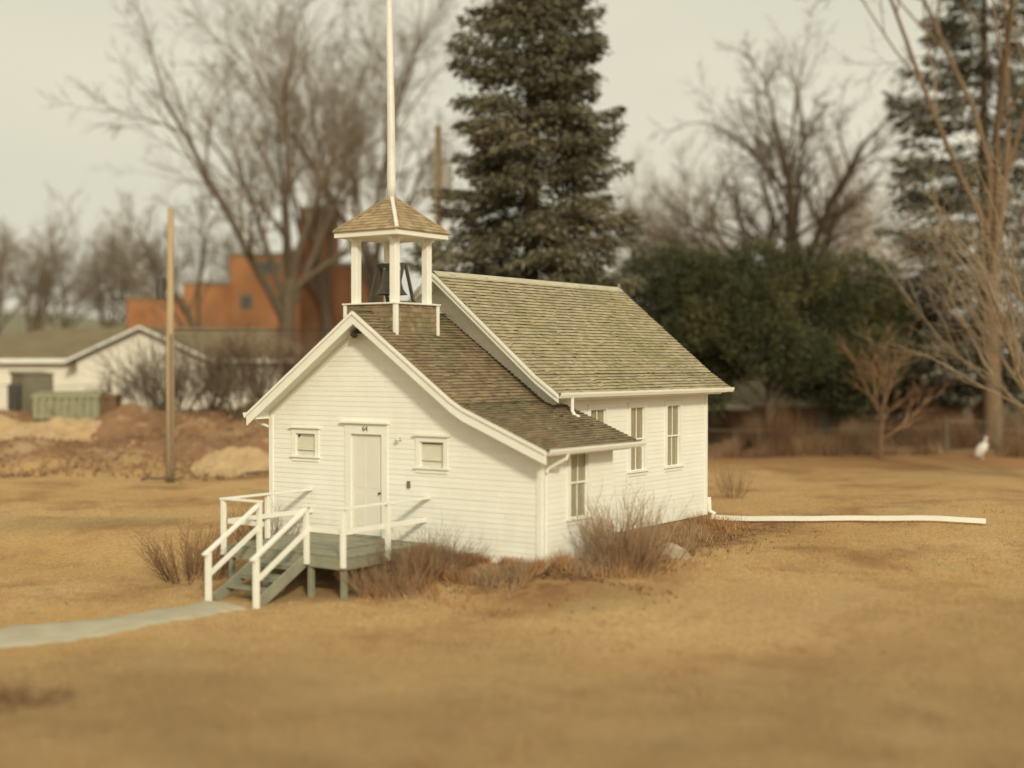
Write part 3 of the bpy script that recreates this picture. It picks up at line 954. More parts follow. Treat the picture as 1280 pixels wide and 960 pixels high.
MB().tube([(0, BY, AZ - .1), (0, BY, AZ + .25), (-.01, BY, AZ + 1.6), (-.08, BY, AZ + 5.2)], [.12, .105, .095, .06], 10).build("spire_pole", M['dullwhite'], house, smooth=True, label="tall pale pole rising from the belfry peak")

# ---- bell in the belfry
bell = empty("bell", (0, BY, PZ + .026), "dark cast bell hanging in its frame inside the white belfry", "bell")
pf = [(.02, .86), (.10, .85), (.15, .80), (.17, .70), (.185, .55), (.215, .42), (.27, .33), (.30, .30), (.28, .30), (.2, .40), (.16, .6), (.02, .78)]
V, Fb = [], []
for (r_, z_) in pf:
    for j in range(24):
        w = 2 * math.pi * j / 24; V.append((r_ * math.cos(w), r_ * math.sin(w), z_))
for i in range(len(pf) - 1):
    for j in range(24):
        Fb.append((i * 24 + j, i * 24 + (j + 1) % 24, (i + 1) * 24 + (j + 1) % 24, (i + 1) * 24 + j))
V = [(a * 1.25, b_ * 1.25, .88 - (.88 - c) * 1.15) for a, b_, c in V]
np_mesh("bell_body", np.array(V), np.array(Fb), M['bronze'], bell, smooth=True)
MB().beam((-.36, 0, .89), (.36, 0, .89), .09, .10).build("yoke", M['dark'], bell)
for s in (-1, 1):
    MB().beam((s * .38, -.34, 0), (s * .38, -.03, .92), .06, .06).beam((s * .38, .34, 0), (s * .38, .03, .92), .06, .06).beam((s * .38, -.36, .03), (s * .38, .36, .03), .08, .06).build("bell_frame", M['dark'], bell)

# ================================================================== PORCH AND STEPS
porch = empty("porch", (0, -1.35, -.45), "sage green porch deck with white railings and three steps at the front door", "porch")


def pb(mb, name, mat, **kw):
    mb.v = [(a, b_ + 1.35, c + .45) for a, b_, c in mb.v]
    return mb.build(name, mat, porch, **kw)


PXL, PXR, PYF, DZ = -1.73, 1.72, -2.70, .37
y = -.03
while y > PYF + .05:
    y2 = max(y - .138, PYF - .02)
    pb(MB().box(PXL - .02, PXR + .02, y2 + .006, y, DZ - .035, DZ), "deck_board", M['sage'])
    y = y2
pb(MB().box(PXL, PXR, PYF, PYF + .04, DZ - .27, DZ - .038), "skirt_board", M['sage'])
pb(MB().box(PXR - .04, PXR, PYF + .042, -.04, DZ - .268, DZ - .038), "skirt_board", M['sage'])
pb(MB().box(PXL, PXL + .04, PYF + .042, -.04, DZ - .268, DZ - .038), "skirt_board", M['sage'])
for (px_, py_) in ((PXL + .1, PYF + .09), (-.62, PYF + .09), (.71, PYF + .09), (PXR - .1, PYF + .09), (PXR - .1, -1.3), (PXL + .1, -1.3), (PXR - .1, -.15), (PXL + .1, -.15)):
    pb(MB().box(px_ - .055, px_ + .055, py_ - .055, py_ + .055, -1.0, DZ - .04), "leg", M['sage'], bevel=.006)
RT = 1.36
for (px_, py_) in ((PXL - .02, PYF - .045), (-.66, PYF - .045), (.71, PYF - .045), (PXR + .0, PYF - .045)):
    pb(MB().box(px_ - .05, px_ + .05, py_ - .045, py_ + .045, DZ - .22, RT - .02), "post", M['trim'], bevel=.006)
for (px_, py_) in ((PXL - .045, -1.4), (PXR + .045, -1.4)):
    pb(MB().box(px_ - .045, px_ + .045, py_ - .05, py_ + .05, DZ - .22, RT - .02), "post", M['trim'], bevel=.006)
for px_ in (PXL - .03, PXR + .03):
    pb(MB().box(px_ - .07, px_ + .07, PYF - .10, -.03, RT - .018, RT + .025), "top_rail", M['trim'], bevel=.005)
    xx = px_ + (.06 if px_ < 0 else -.06)
    pb(MB().box(xx - .02, xx + .02, PYF, -.03, .83, .93), "mid_rail", M['trim'])
for (xa, xb) in ((PXL, -.60), (.65, PXR)):
    pb(MB().box(xa - .0, xb + .0, PYF - .115, PYF + .02, RT - .014, RT + .029), "top_rail", M['trim'], bevel=.005)
    pb(MB().box(xa, xb, PYF - .002 + .002, PYF + .036, .83, .93), "mid_rail", M['trim'])
YS = -4.18
for px_ in (-.66, .71):
    pb(MB().box(px_ - .055, px_ + .055, YS - .05, YS + .05, -.75, .44), "post", M['trim'], bevel=.006)
    pb(MB().beam((px_, YS - .12, .40), (px_, PYF - .02, RT - .03), .12, .045), "hand_rail", M['trim'])
    pb(MB().beam((px_ + .0, YS, -.02), (px_ + .0, PYF, .86), .04, .10), "mid_rail", M['trim'])
    x_ = px_ + (.08 if px_ < 0 else -.08)
    pb(MB().beam((x_, YS + .1, -.52), (x_, PYF - .02, DZ - .16), .045, .24), "stringer", M['sage'])
for i in range(3):
    yt = PYF - .36 * (i + 1); zt = DZ - .215 * (i + 1)
    pb(MB().box(-.60, .65, yt - .02, yt + .34, zt - .04, zt), "step", M['sage'], bevel=.005)
    if i < 2: pb(MB().box(-.57, .62, yt - .005, yt + .015, zt - .10, zt - .041), "riser", M['sage'])

# ================================================================== DRAIN PIPE, ROCKS, SMALL THINGS
p0, p1 = (3.25, 10.66), (10.2, 12.45)
pl = []
for t in np.linspace(0, 1, 14):
    x_, y_ = p0[0] * (1 - t) + p1[0] * t, p0[1] * (1 - t) + p1[1] * t
    pl.append((x_, y_, tz(x_, y_) + .12))
dp = empty("drain_pipe", (p0[0], p0[1], tz(*p0)), "long white downspout pipe lying on the lawn from the rear corner", "pipe")
oo = Vector(dp.location)
mb = MB()
for i in range(len(pl) - 1):
    mb.beam(Vector(pl[i]) - oo, Vector(pl[i + 1]) - oo, .13, .12)
mb.build("pipe", M['trim'], dp)
MB().tube([Vector((3.20, 10.60, .6)) - oo, Vector((3.21, 10.62, .22)) - oo, Vector((3.35, 10.68, .13)) - oo], .06, 8).build("elbow", M['trim'], dp)


def rock(name, loc, size, seed, mat, label, cat="rock", group=None):
    r = np.random.default_rng(seed)
    import bmesh
    bm = bmesh.new(); bmesh.ops.create_icosphere(bm, subdivisions=3, radius=1)
    off = r.uniform(-9, 9, 3)
    for v in bm.verts:
        c = v.co
        q = 1 + .5 * (float(vnoise(np.array(c.x * 1.6 + off[0]), np.array(c.y * 1.6 + c.z * 1.3 + off[1]), seed)) - .5) + .25 * (float(vnoise(np.array(c.x * 4 + off[2]), np.array(c.y * 4 - c.z * 3), seed + 1)) - .5)
        v.co = Vector((c.x * size[0] * q, c.y * size[1] * q, max(c.z, -.35) * size[2] * q))
    me = bpy.data.meshes.new(name); bm.to_mesh(me); bm.free(); me.materials.append(mat)
    o = bpy.data.objects.new(name, me); COL.objects.link(o); o.location = loc
    return prep(o, None, label, cat, group)


rx, ry = 6.5, 3.9
rock("rock", (5.95, 3.3, tz(5.95, 3.3) + .05), (.42, .30, .22), 3, M['rock'], "pale flat rock behind the bare shrub beside the side wall")

# ================================================================== TREES
def tubes_np(branches):
    """branches: list of (pts[k], radii[k], sides) -> V, F (quads)"""
    groups = {}
    for p, r_, s in branches: groups.setdefault((len(p), s), []).append((p, r_))
    VV, FF, base_ = [], [], 0
    for (k, s), lst in groups.items():
        P = np.array([q[0] for q in lst], float); Rr = np.array([q[1] for q in lst], float)
        T = np.empty_like(P); T[:, 1:-1] = P[:, 2:] - P[:, :-2]; T[:, 0] = P[:, 1] - P[:, 0]; T[:, -1] = P[:, -1] - P[:, -2]
        T /= np.linalg.norm(T, axis=-1, keepdims=True) + 1e-9
        ref = np.where(np.abs(T[:, :1, 2:3]) < .8, np.array([0, 0, 1.0]), np.array([1.0, 0, 0]))
        a = np.cross(T, np.broadcast_to(ref, T.shape)); a /= np.linalg.norm(a, axis=-1, keepdims=True) + 1e-9
        c = np.cross(a, T)
        w = 2 * np.pi * np.arange(s) / s
        V = P[:, :, None] + (a[:, :, None] * np.cos(w)[:, None] + c[:, :, None] * np.sin(w)[:, None]) * Rr[:, :, None, None]
        B = len(lst)
        I = np.arange(B * k * s).reshape(B, k, s)
        J = np.roll(I, -1, axis=2)
        Fq = np.stack([I[:, :-1], J[:, :-1], J[:, 1:], I[:, 1:]], -1).reshape(-1, 4) + base_
        VV.append(V.reshape(-1, 3)); FF.append(Fq); base_ += B * k * s
    return np.concatenate(VV), np.concatenate(FF)


def grow_tree(seed, trunk_len, r0, lens, nch, ang, up, gnarl, pts=(7, 7, 6, 5, 4, 3), start=(.55, .3, .25, .2, .15), rratio=.55, lean=(0, 0), rmin=.006, tipf=.35):
    """returns branches by level. lens[l]: length of level l relative to the parent"""
    R = random.Random(seed); out = [[] for _ in range(len(nch) + 1)]
    g = R.gauss

    def go(p, d, L, r_, l):
        k = pts[l]; st = L / (k - 1); P = [p]; Q = [r_]; D = [d]
        x, y_, z_ = d
        for i in range(1, k):
            gn_ = gnarl[min(l, len(gnarl) - 1)]
            x += g(0, gn_); y_ += g(0, gn_); z_ += g(0, gn_) + up[min(l, len(up) - 1)]
            m = math.sqrt(x * x + y_ * y_ + z_ * z_); x /= m; y_ /= m; z_ /= m
            a = P[-1]; P.append((a[0] + x * st, a[1] + y_ * st, a[2] + z_ * st))
            t = i / (k - 1); Q.append(max(r_ * (1 - (1 - tipf) * t), rmin * .6)); D.append((x, y_, z_))
        out[l].append((P, Q, (8, 6, 5, 4, 3, 3)[l]))
        if l >= len(nch): return
        n_ = max(1, int(round(nch[l] * R.uniform(.8, 1.2)))); az = R.uniform(0, 6.28)
        for j in range(n_):
            t = start[l] + (1 - start[l]) * (j + R.random()) / n_
            if j == n_ - 1: t = 1.0
            q = t * (k - 1); i = min(int(q), k - 2); f = q - i
            pp = tuple(P[i][c] * (1 - f) + P[i + 1][c] * f for c in range(3))
            rr_ = Q[i] * (1 - f) + Q[i + 1] * f
            dd = Vector(D[i + 1]); az += 2.4 + R.uniform(-.5, .5)
            a_ = ang[l] * R.uniform(.6, 1.25) * (.45 if t == 1.0 else 1)
            pe = dd.orthogonal().normalized(); pe2 = dd.cross(pe)
            nd = dd * math.cos(a_) + (pe * math.cos(az) + pe2 * math.sin(az)) * math.sin(a_)
            go(pp, tuple(nd), L * lens[l] * R.uniform(.7, 1.2) * (1.1 - .35 * t), max(rr_ * (rratio if t < 1 else .85), rmin), l + 1)
    go((0, 0, -.25), (lean[0], lean[1], 1), trunk_len, r0, 0)
    return out


def bare_tree(name, loc, seed, label, cat="tree", group=None, mats=('bark', 'twig'), split=2, rz=0, scale=1.0, **kw):
    br_ = grow_tree(seed, **kw)
    root = empty(name, loc, label, cat, group, rz)
    root.scale = (scale,) * 3
    V, Fq = tubes_np(sum(br_[:split], []))
    np_mesh("trunk", V, Fq, M[mats[0]], root, smooth=True)
    V, Fq = tubes_np(sum(br_[split:], []))
    np_mesh("crown", V, Fq, M[mats[1]], root, smooth=True)
    return root


def G(px, d, dz=0.0):
    x, y_ = xy(px, d)
    return (x, y_, tz(x, y_) + dz)


BIG = dict(lens=(1.75, .52, .50, .48, .5), nch=(6, 7, 6, 5, 5), ang=(.5, .55, .6, .65, .7), up=(.0, .035, .03, .02, .01), gnarl=(.05, .09, .12, .15, .18), rmin=.016)
bare_tree("bare_tree", G(352, 92), 4, "huge bare tree with forking trunk rising left of the belfry", trunk_len=9.5, r0=.95, lean=(.02, 0), **BIG)
bare_tree("bare_tree", G(462, 98), 9, "tall bare tree standing behind the belfry roof", trunk_len=11, r0=.8, **BIG)
bare_tree("bare_tree", G(410, 112), 15, "bare tree half hidden behind the huge forked tree", trunk_len=12, r0=.7, **BIG)
OAK = dict(lens=(1.5, .6, .52, .48, .5), nch=(7, 6, 6, 5, 5), ang=(.85, .6, .65, .7, .75), up=(.0, .07, .04, .02, .01), gnarl=(.05, .14, .16, .18, .2), rmin=.019)
bare_tree("bare_oak", G(985, 90), 21, "spreading bare oak rising above the dark evergreen clump", split=3, trunk_len=10.0, r0=1.15, rratio=.62, start=(.55, .3, .25, .2, .15), **OAK)
# small far row on the left, a few slim trees right of the spruce
FAR = dict(lens=(1.2, .6, .52, .5), nch=(6, 7, 6, 5), ang=(.6, .55, .6, .7), up=(.0, .05, .03, .01), gnarl=(.06, .1, .14, .18), rmin=.024)
fa1 = bare_tree("bare_tree", G(30, 112), 31, "bare tree at the far left edge above the white building", mats=('bark', 'twig_far'), trunk_len=7.0, r0=.5, group="bare trees beyond the white building", **FAR)
fa2 = bare_tree("bare_tree", G(128, 116), 32, "bare tree in the gap between far left tree and brick building", mats=('bark', 'twig_far'), trunk_len=6.6, r0=.5, group="bare trees beyond the white building", **FAR)
fa3 = bare_tree("bare_tree", G(262, 98), 33, "bare spreading tree in front of the orange brick building right of the wooden pole", mats=('bark', 'twig_far'), trunk_len=7.4, r0=.5, group="bare trees beyond the white building", **FAR)
for src, px_, d_, rz_, sc_, lab in ((fa2, -20, 120, 1.2, 1.1, "bare tree cut by the left edge of the picture"),
                                    (fa3, 72, 128, 2.0, .95, "bare tree second from the left beyond the white roof"),
                                    (fa1, 185, 120, 3.0, 1.0, "bare tree just left of the wooden pole before the low brick wing"),
                                    (fa2, 310, 130, 4.0, 1.1, "bare tree behind the middle block of the brick building")):
    copy_thing(src, G(px_, d_), rz_, sc_, lab)
SLIM = dict(lens=(.6, .5, .5, .5), nch=(14, 6, 5, 5), ang=(.45, .5, .6, .7), up=(.0, .08, .04, .02), gnarl=(.04, .09, .14, .18), start=(.3, .25, .2, .15), rmin=.014)
sl = bare_tree("slim_tree", G(800, 104), 41, "slim pale bare tree just right of the big spruce", mats=('bark_pale', 'twig_pale'), group="slim bare trees between spruce and oak", split=1, trunk_len=13, r0=.2, **SLIM)
for px_, d_, rz_, sc_, lab in ((832, 110, 1.0, 1.1, "second slim bare tree right of the big spruce"), (866, 101, 2.2, .95, "slim bare tree close left of the spreading oak"),
                               (1062, 106, 3.4, 1.0, "slim bare tree right behind the spreading oak"), (1100, 112, 4.4, 1.1, "slim bare tree left of the snowy looking spruce"), (905, 118, 5.0, 1.0, "slim bare tree directly behind the oak limbs"), (1030, 122, .4, 1.1, "far slim bare tree seen through the right side of the oak")):
    copy_thing(sl, G(px_, d_), rz_, sc_, lab)
# big bare tree at the right edge and the pale near one
bare_tree("bare_tree", G(1240, 66), 52, "stout brown bare tree at the right edge in front of the pale spruce", mats=('bark_brown', 'twig_brown'), trunk_len=14, r0=.52, **BIG)
bare_tree("bare_tree", G(1342, 50), 61, "pale bare tree spreading arching branches in from the right edge", mats=('bark_pale', 'twig_pale'), trunk_len=2.4, r0=.26,
          lens=(4.5, .5, .5, .5), nch=(15, 7, 5, 4), ang=(.8, .45, .6, .7), up=(0, .07, .01, .0), gnarl=(.05, .07, .1, .14), start=(.25, .25, .2, .15), rmin=.008)
# small reddish tree on the lawn edge
bare_tree("small_tree", (-.97, 35.66, tz(-.97, 35.66)), 71, "small bare reddish tree at the lawn edge before the ranch house", mats=('bark_red', 'twig_red'), trunk_len=2.6, r0=.15,
          lens=(1.15, .6, .55, .5), nch=(8, 6, 5, 4), ang=(.72, .5, .55, .6), up=(0, .05, .03, .02), gnarl=(.06, .09, .12, .16), start=(.4, .25, .2, .15), rmin=.006)
bare_tree("small_tree", G(146, 65), 72, "small dark bare tree behind the green dumpster", mats=('bark', 'twig'), trunk_len=1.3, r0=.09,
          lens=(1.4, .6, .55, .5), nch=(6, 6, 5, 4), ang=(.7, .5, .55, .6), up=(0, .06, .03, .02), gnarl=(.06, .09, .12, .16), start=(.4, .25, .2, .15), rmin=.008)


def shrub(name, loc, seed, label, H, nst, spread, mat, group=None, r0=.02, nch=(7, 5), width=1.0, cat="shrub"):
    R = random.Random(seed); bs = []
    for i in range(nst):
        a = R.uniform(0, 6.28); sp = spread * math.sqrt(R.random()); L = H * R.uniform(.65, 1.1)
        b_ = grow_tree(R.randrange(10 ** 6), L, r0 * R.uniform(.7, 1.1), (.5, .45), nch, (.5, .6), (.04, .06, .05), (.07, .11, .15), pts=(6, 4, 3), start=(.25, .2), lean=(math.cos(a) * sp, math.sin(a) * sp), rmin=r0 * .22)
        ox, oy = math.cos(a) * sp * .35 * width, math.sin(a) * sp * .35 * width
        for lv in b_:
            for (P, Q, s) in lv:
                bs.append(([(p[0] + ox, p[1] + oy, p[2] + .05) for p in P], Q, min(s, 4)))
    V, Fq = tubes_np(bs)
    o = np_mesh(name, V, Fq, M[mat], smooth=True)
    o.location = loc
    return prep(o, None, label, cat, group)


bg_l = [(222, 62.5, 3.0, "bare twiggy bush just right of the wooden pole base"), (262, 64, 3.4, "bare bush second right of the wooden pole before the white wall"), (300, 62, 3.2, "bare bush left of the schoolhouse eave before the white wall"),
        (335, 65, 3.3, "bare bush partly hidden behind the schoolhouse's left eave"), (190, 66, 3.2, "bare bush left of the wooden pole before the gable"), (376, 66, 3.4, "bare bush hidden behind the schoolhouse gable slope")]
for i, (px_, d_, h_, lab) in enumerate(bg_l):
    shrub("bare_bush", G(px_, d_), 100 + i, lab, h_, 20, .85, 'brush_dark' if i % 2 else 'bark', group="bare bushes on the dirt bank", r0=.045, nch=(8, 6))
# foundation planting
shrub("bare_shrub", (5.75, 1.75, tz(5.75, 1.75)), 201, "large bare shrub with upright stems beside the side wall", 1.25, 85, .5, 'brush_tan', r0=.017, width=3.4, nch=(5, 3))
shrub("bare_shrub", (5.55, .55, tz(5.55, .55)), 202, "thin bare shrub by the front corner under the side window", .95, 9, .35, 'twig', r0=.012, width=2.0, nch=(4, 3))
shrub("bare_shrub", (2.75, -.85, tz(2.75, -.85)), 203, "low thin bare shrub before the front wall right of the porch", .95, 12, .35, 'twig', r0=.011, nch=(5, 3))
shrub("bare_shrub", (-2.9, -2.6, tz(-2.9, -2.6)), 204, "brown bare shrub left of the porch steps", 1.1, 70, .8, 'brush', r0=.013, width=2.0, nch=(6, 4))
shrub("bare_shrub", (-2.6, -.6, tz(-2.6, -.6)), 205, "brown bare shrub between the porch and the left wall corner", 1.0, 44, .7, 'brush', r0=.012, width=1.6, nch=(6, 4))
sx_, sy_ = xy(918, 43.5)
shrub("bare_shrub", (sx_, sy_, tz(sx_, sy_)), 206, "small brown bare shrub behind the white pipe near the rear corner", 1.0, 22, .8, 'brush', r0=.010, nch=(6, 4))
sx_, sy_ = xy(12, 19.3)
shrub("low_shrub", (sx_, sy_, tz(sx_, sy_)), 207, "low dark brown clump on the lawn at the left edge", .36, 130, 1.2, 'brush', r0=.011, width=1.5, nch=(6, 4), cat="shrub")
sx_, sy_ = xy(628, 25.6)
shrub("low_shrub", (sx_, sy_, tz(sx_, sy_)), 208, "low dark clump in the dry weeds before the front corner", .26, 34, 1.0, 'brush', r0=.008, width=.8, nch=(6, 4))
shrub("low_shrub", (4.55, 6.6, tz(4.55, 6.6)), 209, "dark tangled shrub low along the side wall under the windows", .5, 40, 1.1, 'brush', r0=.010, width=2.6, nch=(6, 4))
shrub("low_shrub", (6.3, 4.6, tz(6.3, 4.6)), 210, "low brown shrub in the bed right of the pale rock", .4, 34, 1.1, 'brush', r0=.010, width=2.0, nch=(6, 4))


for i, (x_, y_, h_, lab) in enumerate(((6.0, 1.2, .62, "low wide brown shrub at the foot of the large bare shrub"), (5.5, 2.7, .75, "low brown shrub between the large bare shrub and the pale rock"), (5.3, 3.9, .6, "low brown shrub behind the pale rock"),
                                          (2.05, -1.6, .78, "russet dry shrub at the right end of the porch deck"), (2.35, -.8, .8, "russet dry shrub before the front wall just right of the porch"))):
    shrub("low_shrub", (x_, y_, tz(x_, y_)), 230 + i, lab, h_, 55 if i < 3 else 110, .95, 'brush_tan' if i % 2 else 'brush', r0=.010, width=2.2, nch=(6, 4))


# evergreens
def spray_mesh(P, D, ln, wd, rng):
    """small leaf-shaped quads at P pointing along D"""
    N = len(P)
    D = D / (np.linalg.norm(D, axis=1, keepdims=True) + 1e-9)
    rv_ = rng.normal(size=(N, 3)); S = np.cross(D, rv_); S /= np.linalg.norm(S, axis=1, keepdims=True) + 1e-9
    ln = ln * rng.uniform(.6, 1.3, (N, 1)); wd = wd * rng.uniform(.6, 1.3, (N, 1))
    V = np.stack([P, P + D * ln * .45 + S * wd, P + D * ln, P + D * ln * .45 - S * wd], 1).reshape(-1, 3)
    return V, np.arange(4 * N).reshape(-1, 4)


def spruce(name, loc, seed, label, H, Rb, r0, mat, nbr, per, z0=1.0, gap=0.0, ln=.34, wd=.055, pw=.65):
    rng = np.random.default_rng(seed)
    root = empty(name, loc, label, "tree")
    tb = MB().tube([(0, 0, -.3), (0, 0, H * .3), (0, 0, H * .7), (0, 0, H)], [r0, r0 * .8, r0 * .42, .03], 10)
    tb.build("trunk", M['bark'], root, smooth=True)
    Ps, Ds, limbs = [], [], []
    for i in range(nbr):
        t = (i + rng.random()) / nbr
        t = t ** 1.15
        z_ = z0 + (H - z0) * t
        az = rng.uniform(0, 2 * np.pi)
        lob = 1 + .22 * np.sin(az * 3 + seed + z_ * .35) * (1 - t)
        R_ = Rb * (1 - t) ** pw * rng.uniform(.68, 1.1) * lob * (1.0 if z_ > z0 + 2.5 else .9)
        if gap and rng.random() < gap: continue
        dirh = np.array([np.cos(az), np.sin(az), 0]); droop = rng.uniform(.16, .36) * (1 - .6 * t)
        s = np.linspace(0, 1, 6)
        pts_ = [tuple(dirh * R_ * q + np.array([0, 0, z_ + R_ * (-droop * q + .20 * q ** 3)])) for q in s]
        limbs.append((pts_, [max(.05 * (1 - q) * (1 - t) + .012, .012) for q in s], 4))
        n_ = int(per * (R_ / Rb) + 6)
        q = rng.uniform(.12, 1, n_) ** .75
        base_ = dirh[None] * (R_ * q)[:, None] + np.stack([0 * q, 0 * q, z_ + R_ * (-droop * q + .20 * q ** 3)], 1)
        side = np.array([-dirh[1], dirh[0], 0])
        sw = rng.normal(0, 1, n_) * R_ * .26 * (1.15 - q) ** .6
        hang = -np.abs(rng.normal(0, .16, n_)) - np.abs(sw) * .22
        P = base_ + side[None] * sw[:, None] + np.stack([0 * q, 0 * q, hang], 1)
        D = dirh[None] * rng.uniform(.3, 1, (n_, 1)) + side[None] * (np.sign(sw) * rng.uniform(0, .9, n_))[:, None] + np.stack([0 * q, 0 * q, rng.uniform(-.9, .15, n_)], 1)
        Ps.append(P); Ds.append(D)
    V, Fq = spray_mesh(np.concatenate(Ps), np.concatenate(Ds), ln, wd, rng)
    np_mesh("crown", V, Fq, M[mat], root)
    V, Fq = tubes_np(limbs)
    np_mesh("limbs", V, Fq, M['bark'], root, kind="stuff")
    return root


spruce("spruce_tree", G(664, 60), 7, "huge dark spruce towering straight behind the schoolhouse", 34, 5.3, .42, 'needle', 520, 380, z0=1.6)
spruce("spruce_tree", G(1228, 74), 8, "greyish spruce with pale gappy boughs at the right edge", 33, 7.6, .42, 'needle_pale', 300, 300, z0=4.0, gap=.28, ln=.46, wd=.085, pw=.7)


def juniper(name, px_, d_, seed, label, H, W, ntr, mat='juniper', zc0=.28, n_l=27):
    rng = np.random.default_rng(seed)
    root = empty(name, G(px_, d_), label, "tree", "dark evergreens behind the fence")
    R = random.Random(seed); bs = []
    for i in range(ntr):
        a = R.uniform(0, 6.28)
        b_ = grow_tree(R.randrange(10 ** 6), H * .62, .17 if ntr < 3 else .12, (.5, .5), (9, 5), (.8, .7), (0, .03, .02), (.05, .12, .15), pts=(6, 5, 4), start=(.25, .2), lean=(math.cos(a) * .12, math.sin(a) * .12), rmin=.02)
        for lv in b_:
            for (P, Q, s) in lv: bs.append(([(p[0] + math.cos(a) * .35, p[1] + math.sin(a) * .35, p[2]) for p in P], Q, s))
    V, Fq = tubes_np(bs); np_mesh("trunk", V, Fq, M['bark'], root, smooth=True)
    Ps, Ds = [], []
    for i in range(n_l):
        # lump centres fill a rounded crown
        while True:
            c = rng.uniform(-1, 1, 3)
            if np.linalg.norm(c) < 1: break
        c = c * np.array([W * .5 * .82, W * .5 * .82, H * (1 - zc0) * .5 * .86]) + np.array([0, 0, H * (zc0 + (1 - zc0) * .5)])
        rl = rng.uniform(.15, .25) * W
        n_ = int(1500 * (rl / (.18 * W)) ** 2)
        u = rng.normal(size=(n_, 3)); u /= np.linalg.norm(u, axis=1, keepdims=True)
        rr_ = rl * rng.uniform(.72, 1.12, (n_, 1)) * (1 + .22 * np.sin(u[:, :1] * 7 + i) * np.cos(u[:, 1:2] * 6 + i))
        P = c + u * rr_ * np.array([1, 1, .8])
        Ps.append(P); Ds.append(u + rng.normal(0, .5, (n_, 3)) + np.array([0, 0, .35]))
    V, Fq = spray_mesh(np.concatenate(Ps), np.concatenate(Ds), .20, .045, rng)
    np_mesh("crown", V, Fq, M[mat], root)
    return root


juniper("juniper_tree", 850, 69, 81, "dark evergreen at the left of the clump beside the roof's far end", 10.2, 7.6, 2, zc0=.2)
juniper("juniper_tree", 950, 68, 82, "two-trunked dark evergreen in the middle of the clump", 11.3, 7.6, 2, zc0=.24)
juniper("juniper_tree", 1052, 71, 83, "dark evergreen at the right of the clump behind the small reddish tree", 11.4, 7.4, 2, zc0=.2)
juniper("juniper_tree", 1130, 79, 84, "shorter dark evergreen beyond the ranch house roof near the pale spruce", 10.0, 6.6, 1, zc0=.1)
juniper("juniper_tree", 772, 76, 85, "dark evergreen low behind the roof ridge under the big spruce", 8.2, 6.6, 1, zc0=.05)

# ================================================================== UTILITY POLES AND CABLE
pb_ = (-19.6, 11.21)
up = empty("utility_pole", (pb_[0], pb_[1], tz(*pb_)), "tall tan wooden utility pole standing on the lawn left of the schoolhouse", "utility pole")
MB().tube([(0, 0, -.4), (0, 0, 4), (.03, .03, 10.3)], [.17, .15, .115], 12).build("pole", M['polewood'], up, smooth=True)
cdx, cdy = -FH[0], -FH[1]
MB().tube([(cdx * .19 + .05, cdy * .19 + .05, -.1), (cdx * .17 + .05, cdy * .17 + .05, 5.6)], .045, 8).build("conduit", M['grey_metal'], up)
lx, ly = -RH[0], -RH[1]
tr = MB().tube([(lx * .34, ly * .34, 6.9), (lx * .34, ly * .34, 7.7)], [.17, .17], 12).tube([(lx * .34, ly * .34, 7.7), (lx * .34, ly * .34, 7.86)], [.05, .04], 6).beam((0, 0, 7.3), (lx * .3, ly * .3, 7.3), .06, .06)
tr.build("transformer", M['dark'], up)
q = G(548, 70)
up2 = empty("utility_pole", q, "tan wooden utility pole with white transformer seen behind the belfry", "utility pole")
MB().tube([(0, 0, -.4), (0, 0, 15.0)], [.21, .17], 10).build("pole", M['polewood'], up2, smooth=True)
tt = MB().tube([(RH[0] * .46, RH[1] * .46, 11.6), (RH[0] * .46, RH[1] * .46, 12.9)], [.27, .27], 12).beam((0, 0, 12.3), (RH[0] * .3, RH[1] * .3, 12.3), .08, .08)
tt.build("transformer", M['plastic'], up2)
ca = []
p0v = Vector((pb_[0], pb_[1], tz(*pb_) + 5.75)); p1v = Vector(xy(640, 74) + (zz(405, 74),))
for i in range(25):
    t = i / 24; v = p0v.lerp(p1v, t); v.z -= .35 * 4 * t * (1 - t) * .3; ca.append(v)
MB().tube(ca, .022, 5).build("overhead_cable", M['cable'], None, label="thin dark cable strung from the tan wooden pole behind the belfry", cat="cable")

# ================================================================== BUILDINGS BEHIND
def basis(px_, d_, rz=0.0):
    """local frame facing the camera: x to the right, y away"""
    return math.atan2(RH[1], RH[0]) + rz


def house_part(mb, name, mat, root, **kw):
    return mb.build(name, mat, root, **kw)


ang0 = basis(0, 0)
# long white building on the left: x from -13.5 to 9
wb = empty("white_building", (*xy(178, 73), 1.72), "long low white building with brown hip roof and front gable at left", "building", rz=ang0 + .04)
EA, RI = 2.78, 4.62
MB().box(-13, 8.6, 0, 9, -.6, EA).build("wall", M['wall_far'], wb)
r_ = MB().add([(-13.5, -.5, EA), (9.1, -.5, EA), (9.1, 9.5, EA), (-13.5, 9.5, EA), (-6.2, 4.5, RI), (6.0, 4.5, RI)], [(0, 1, 5, 4), (1, 2, 5), (2, 3, 4, 5), (3, 0, 4), (3, 2, 1, 0)])
wr = r_.build("roof", M['roof_far'], wb)
MB().box(-13.52, -3.6, -.56, -.505, EA - .16, EA + .05).build("fascia", M['trim'], wr)
MB().box(3.95, 9.1, -.56, -.505, EA - .16, EA + .05).build("fascia", M['trim'], wr)
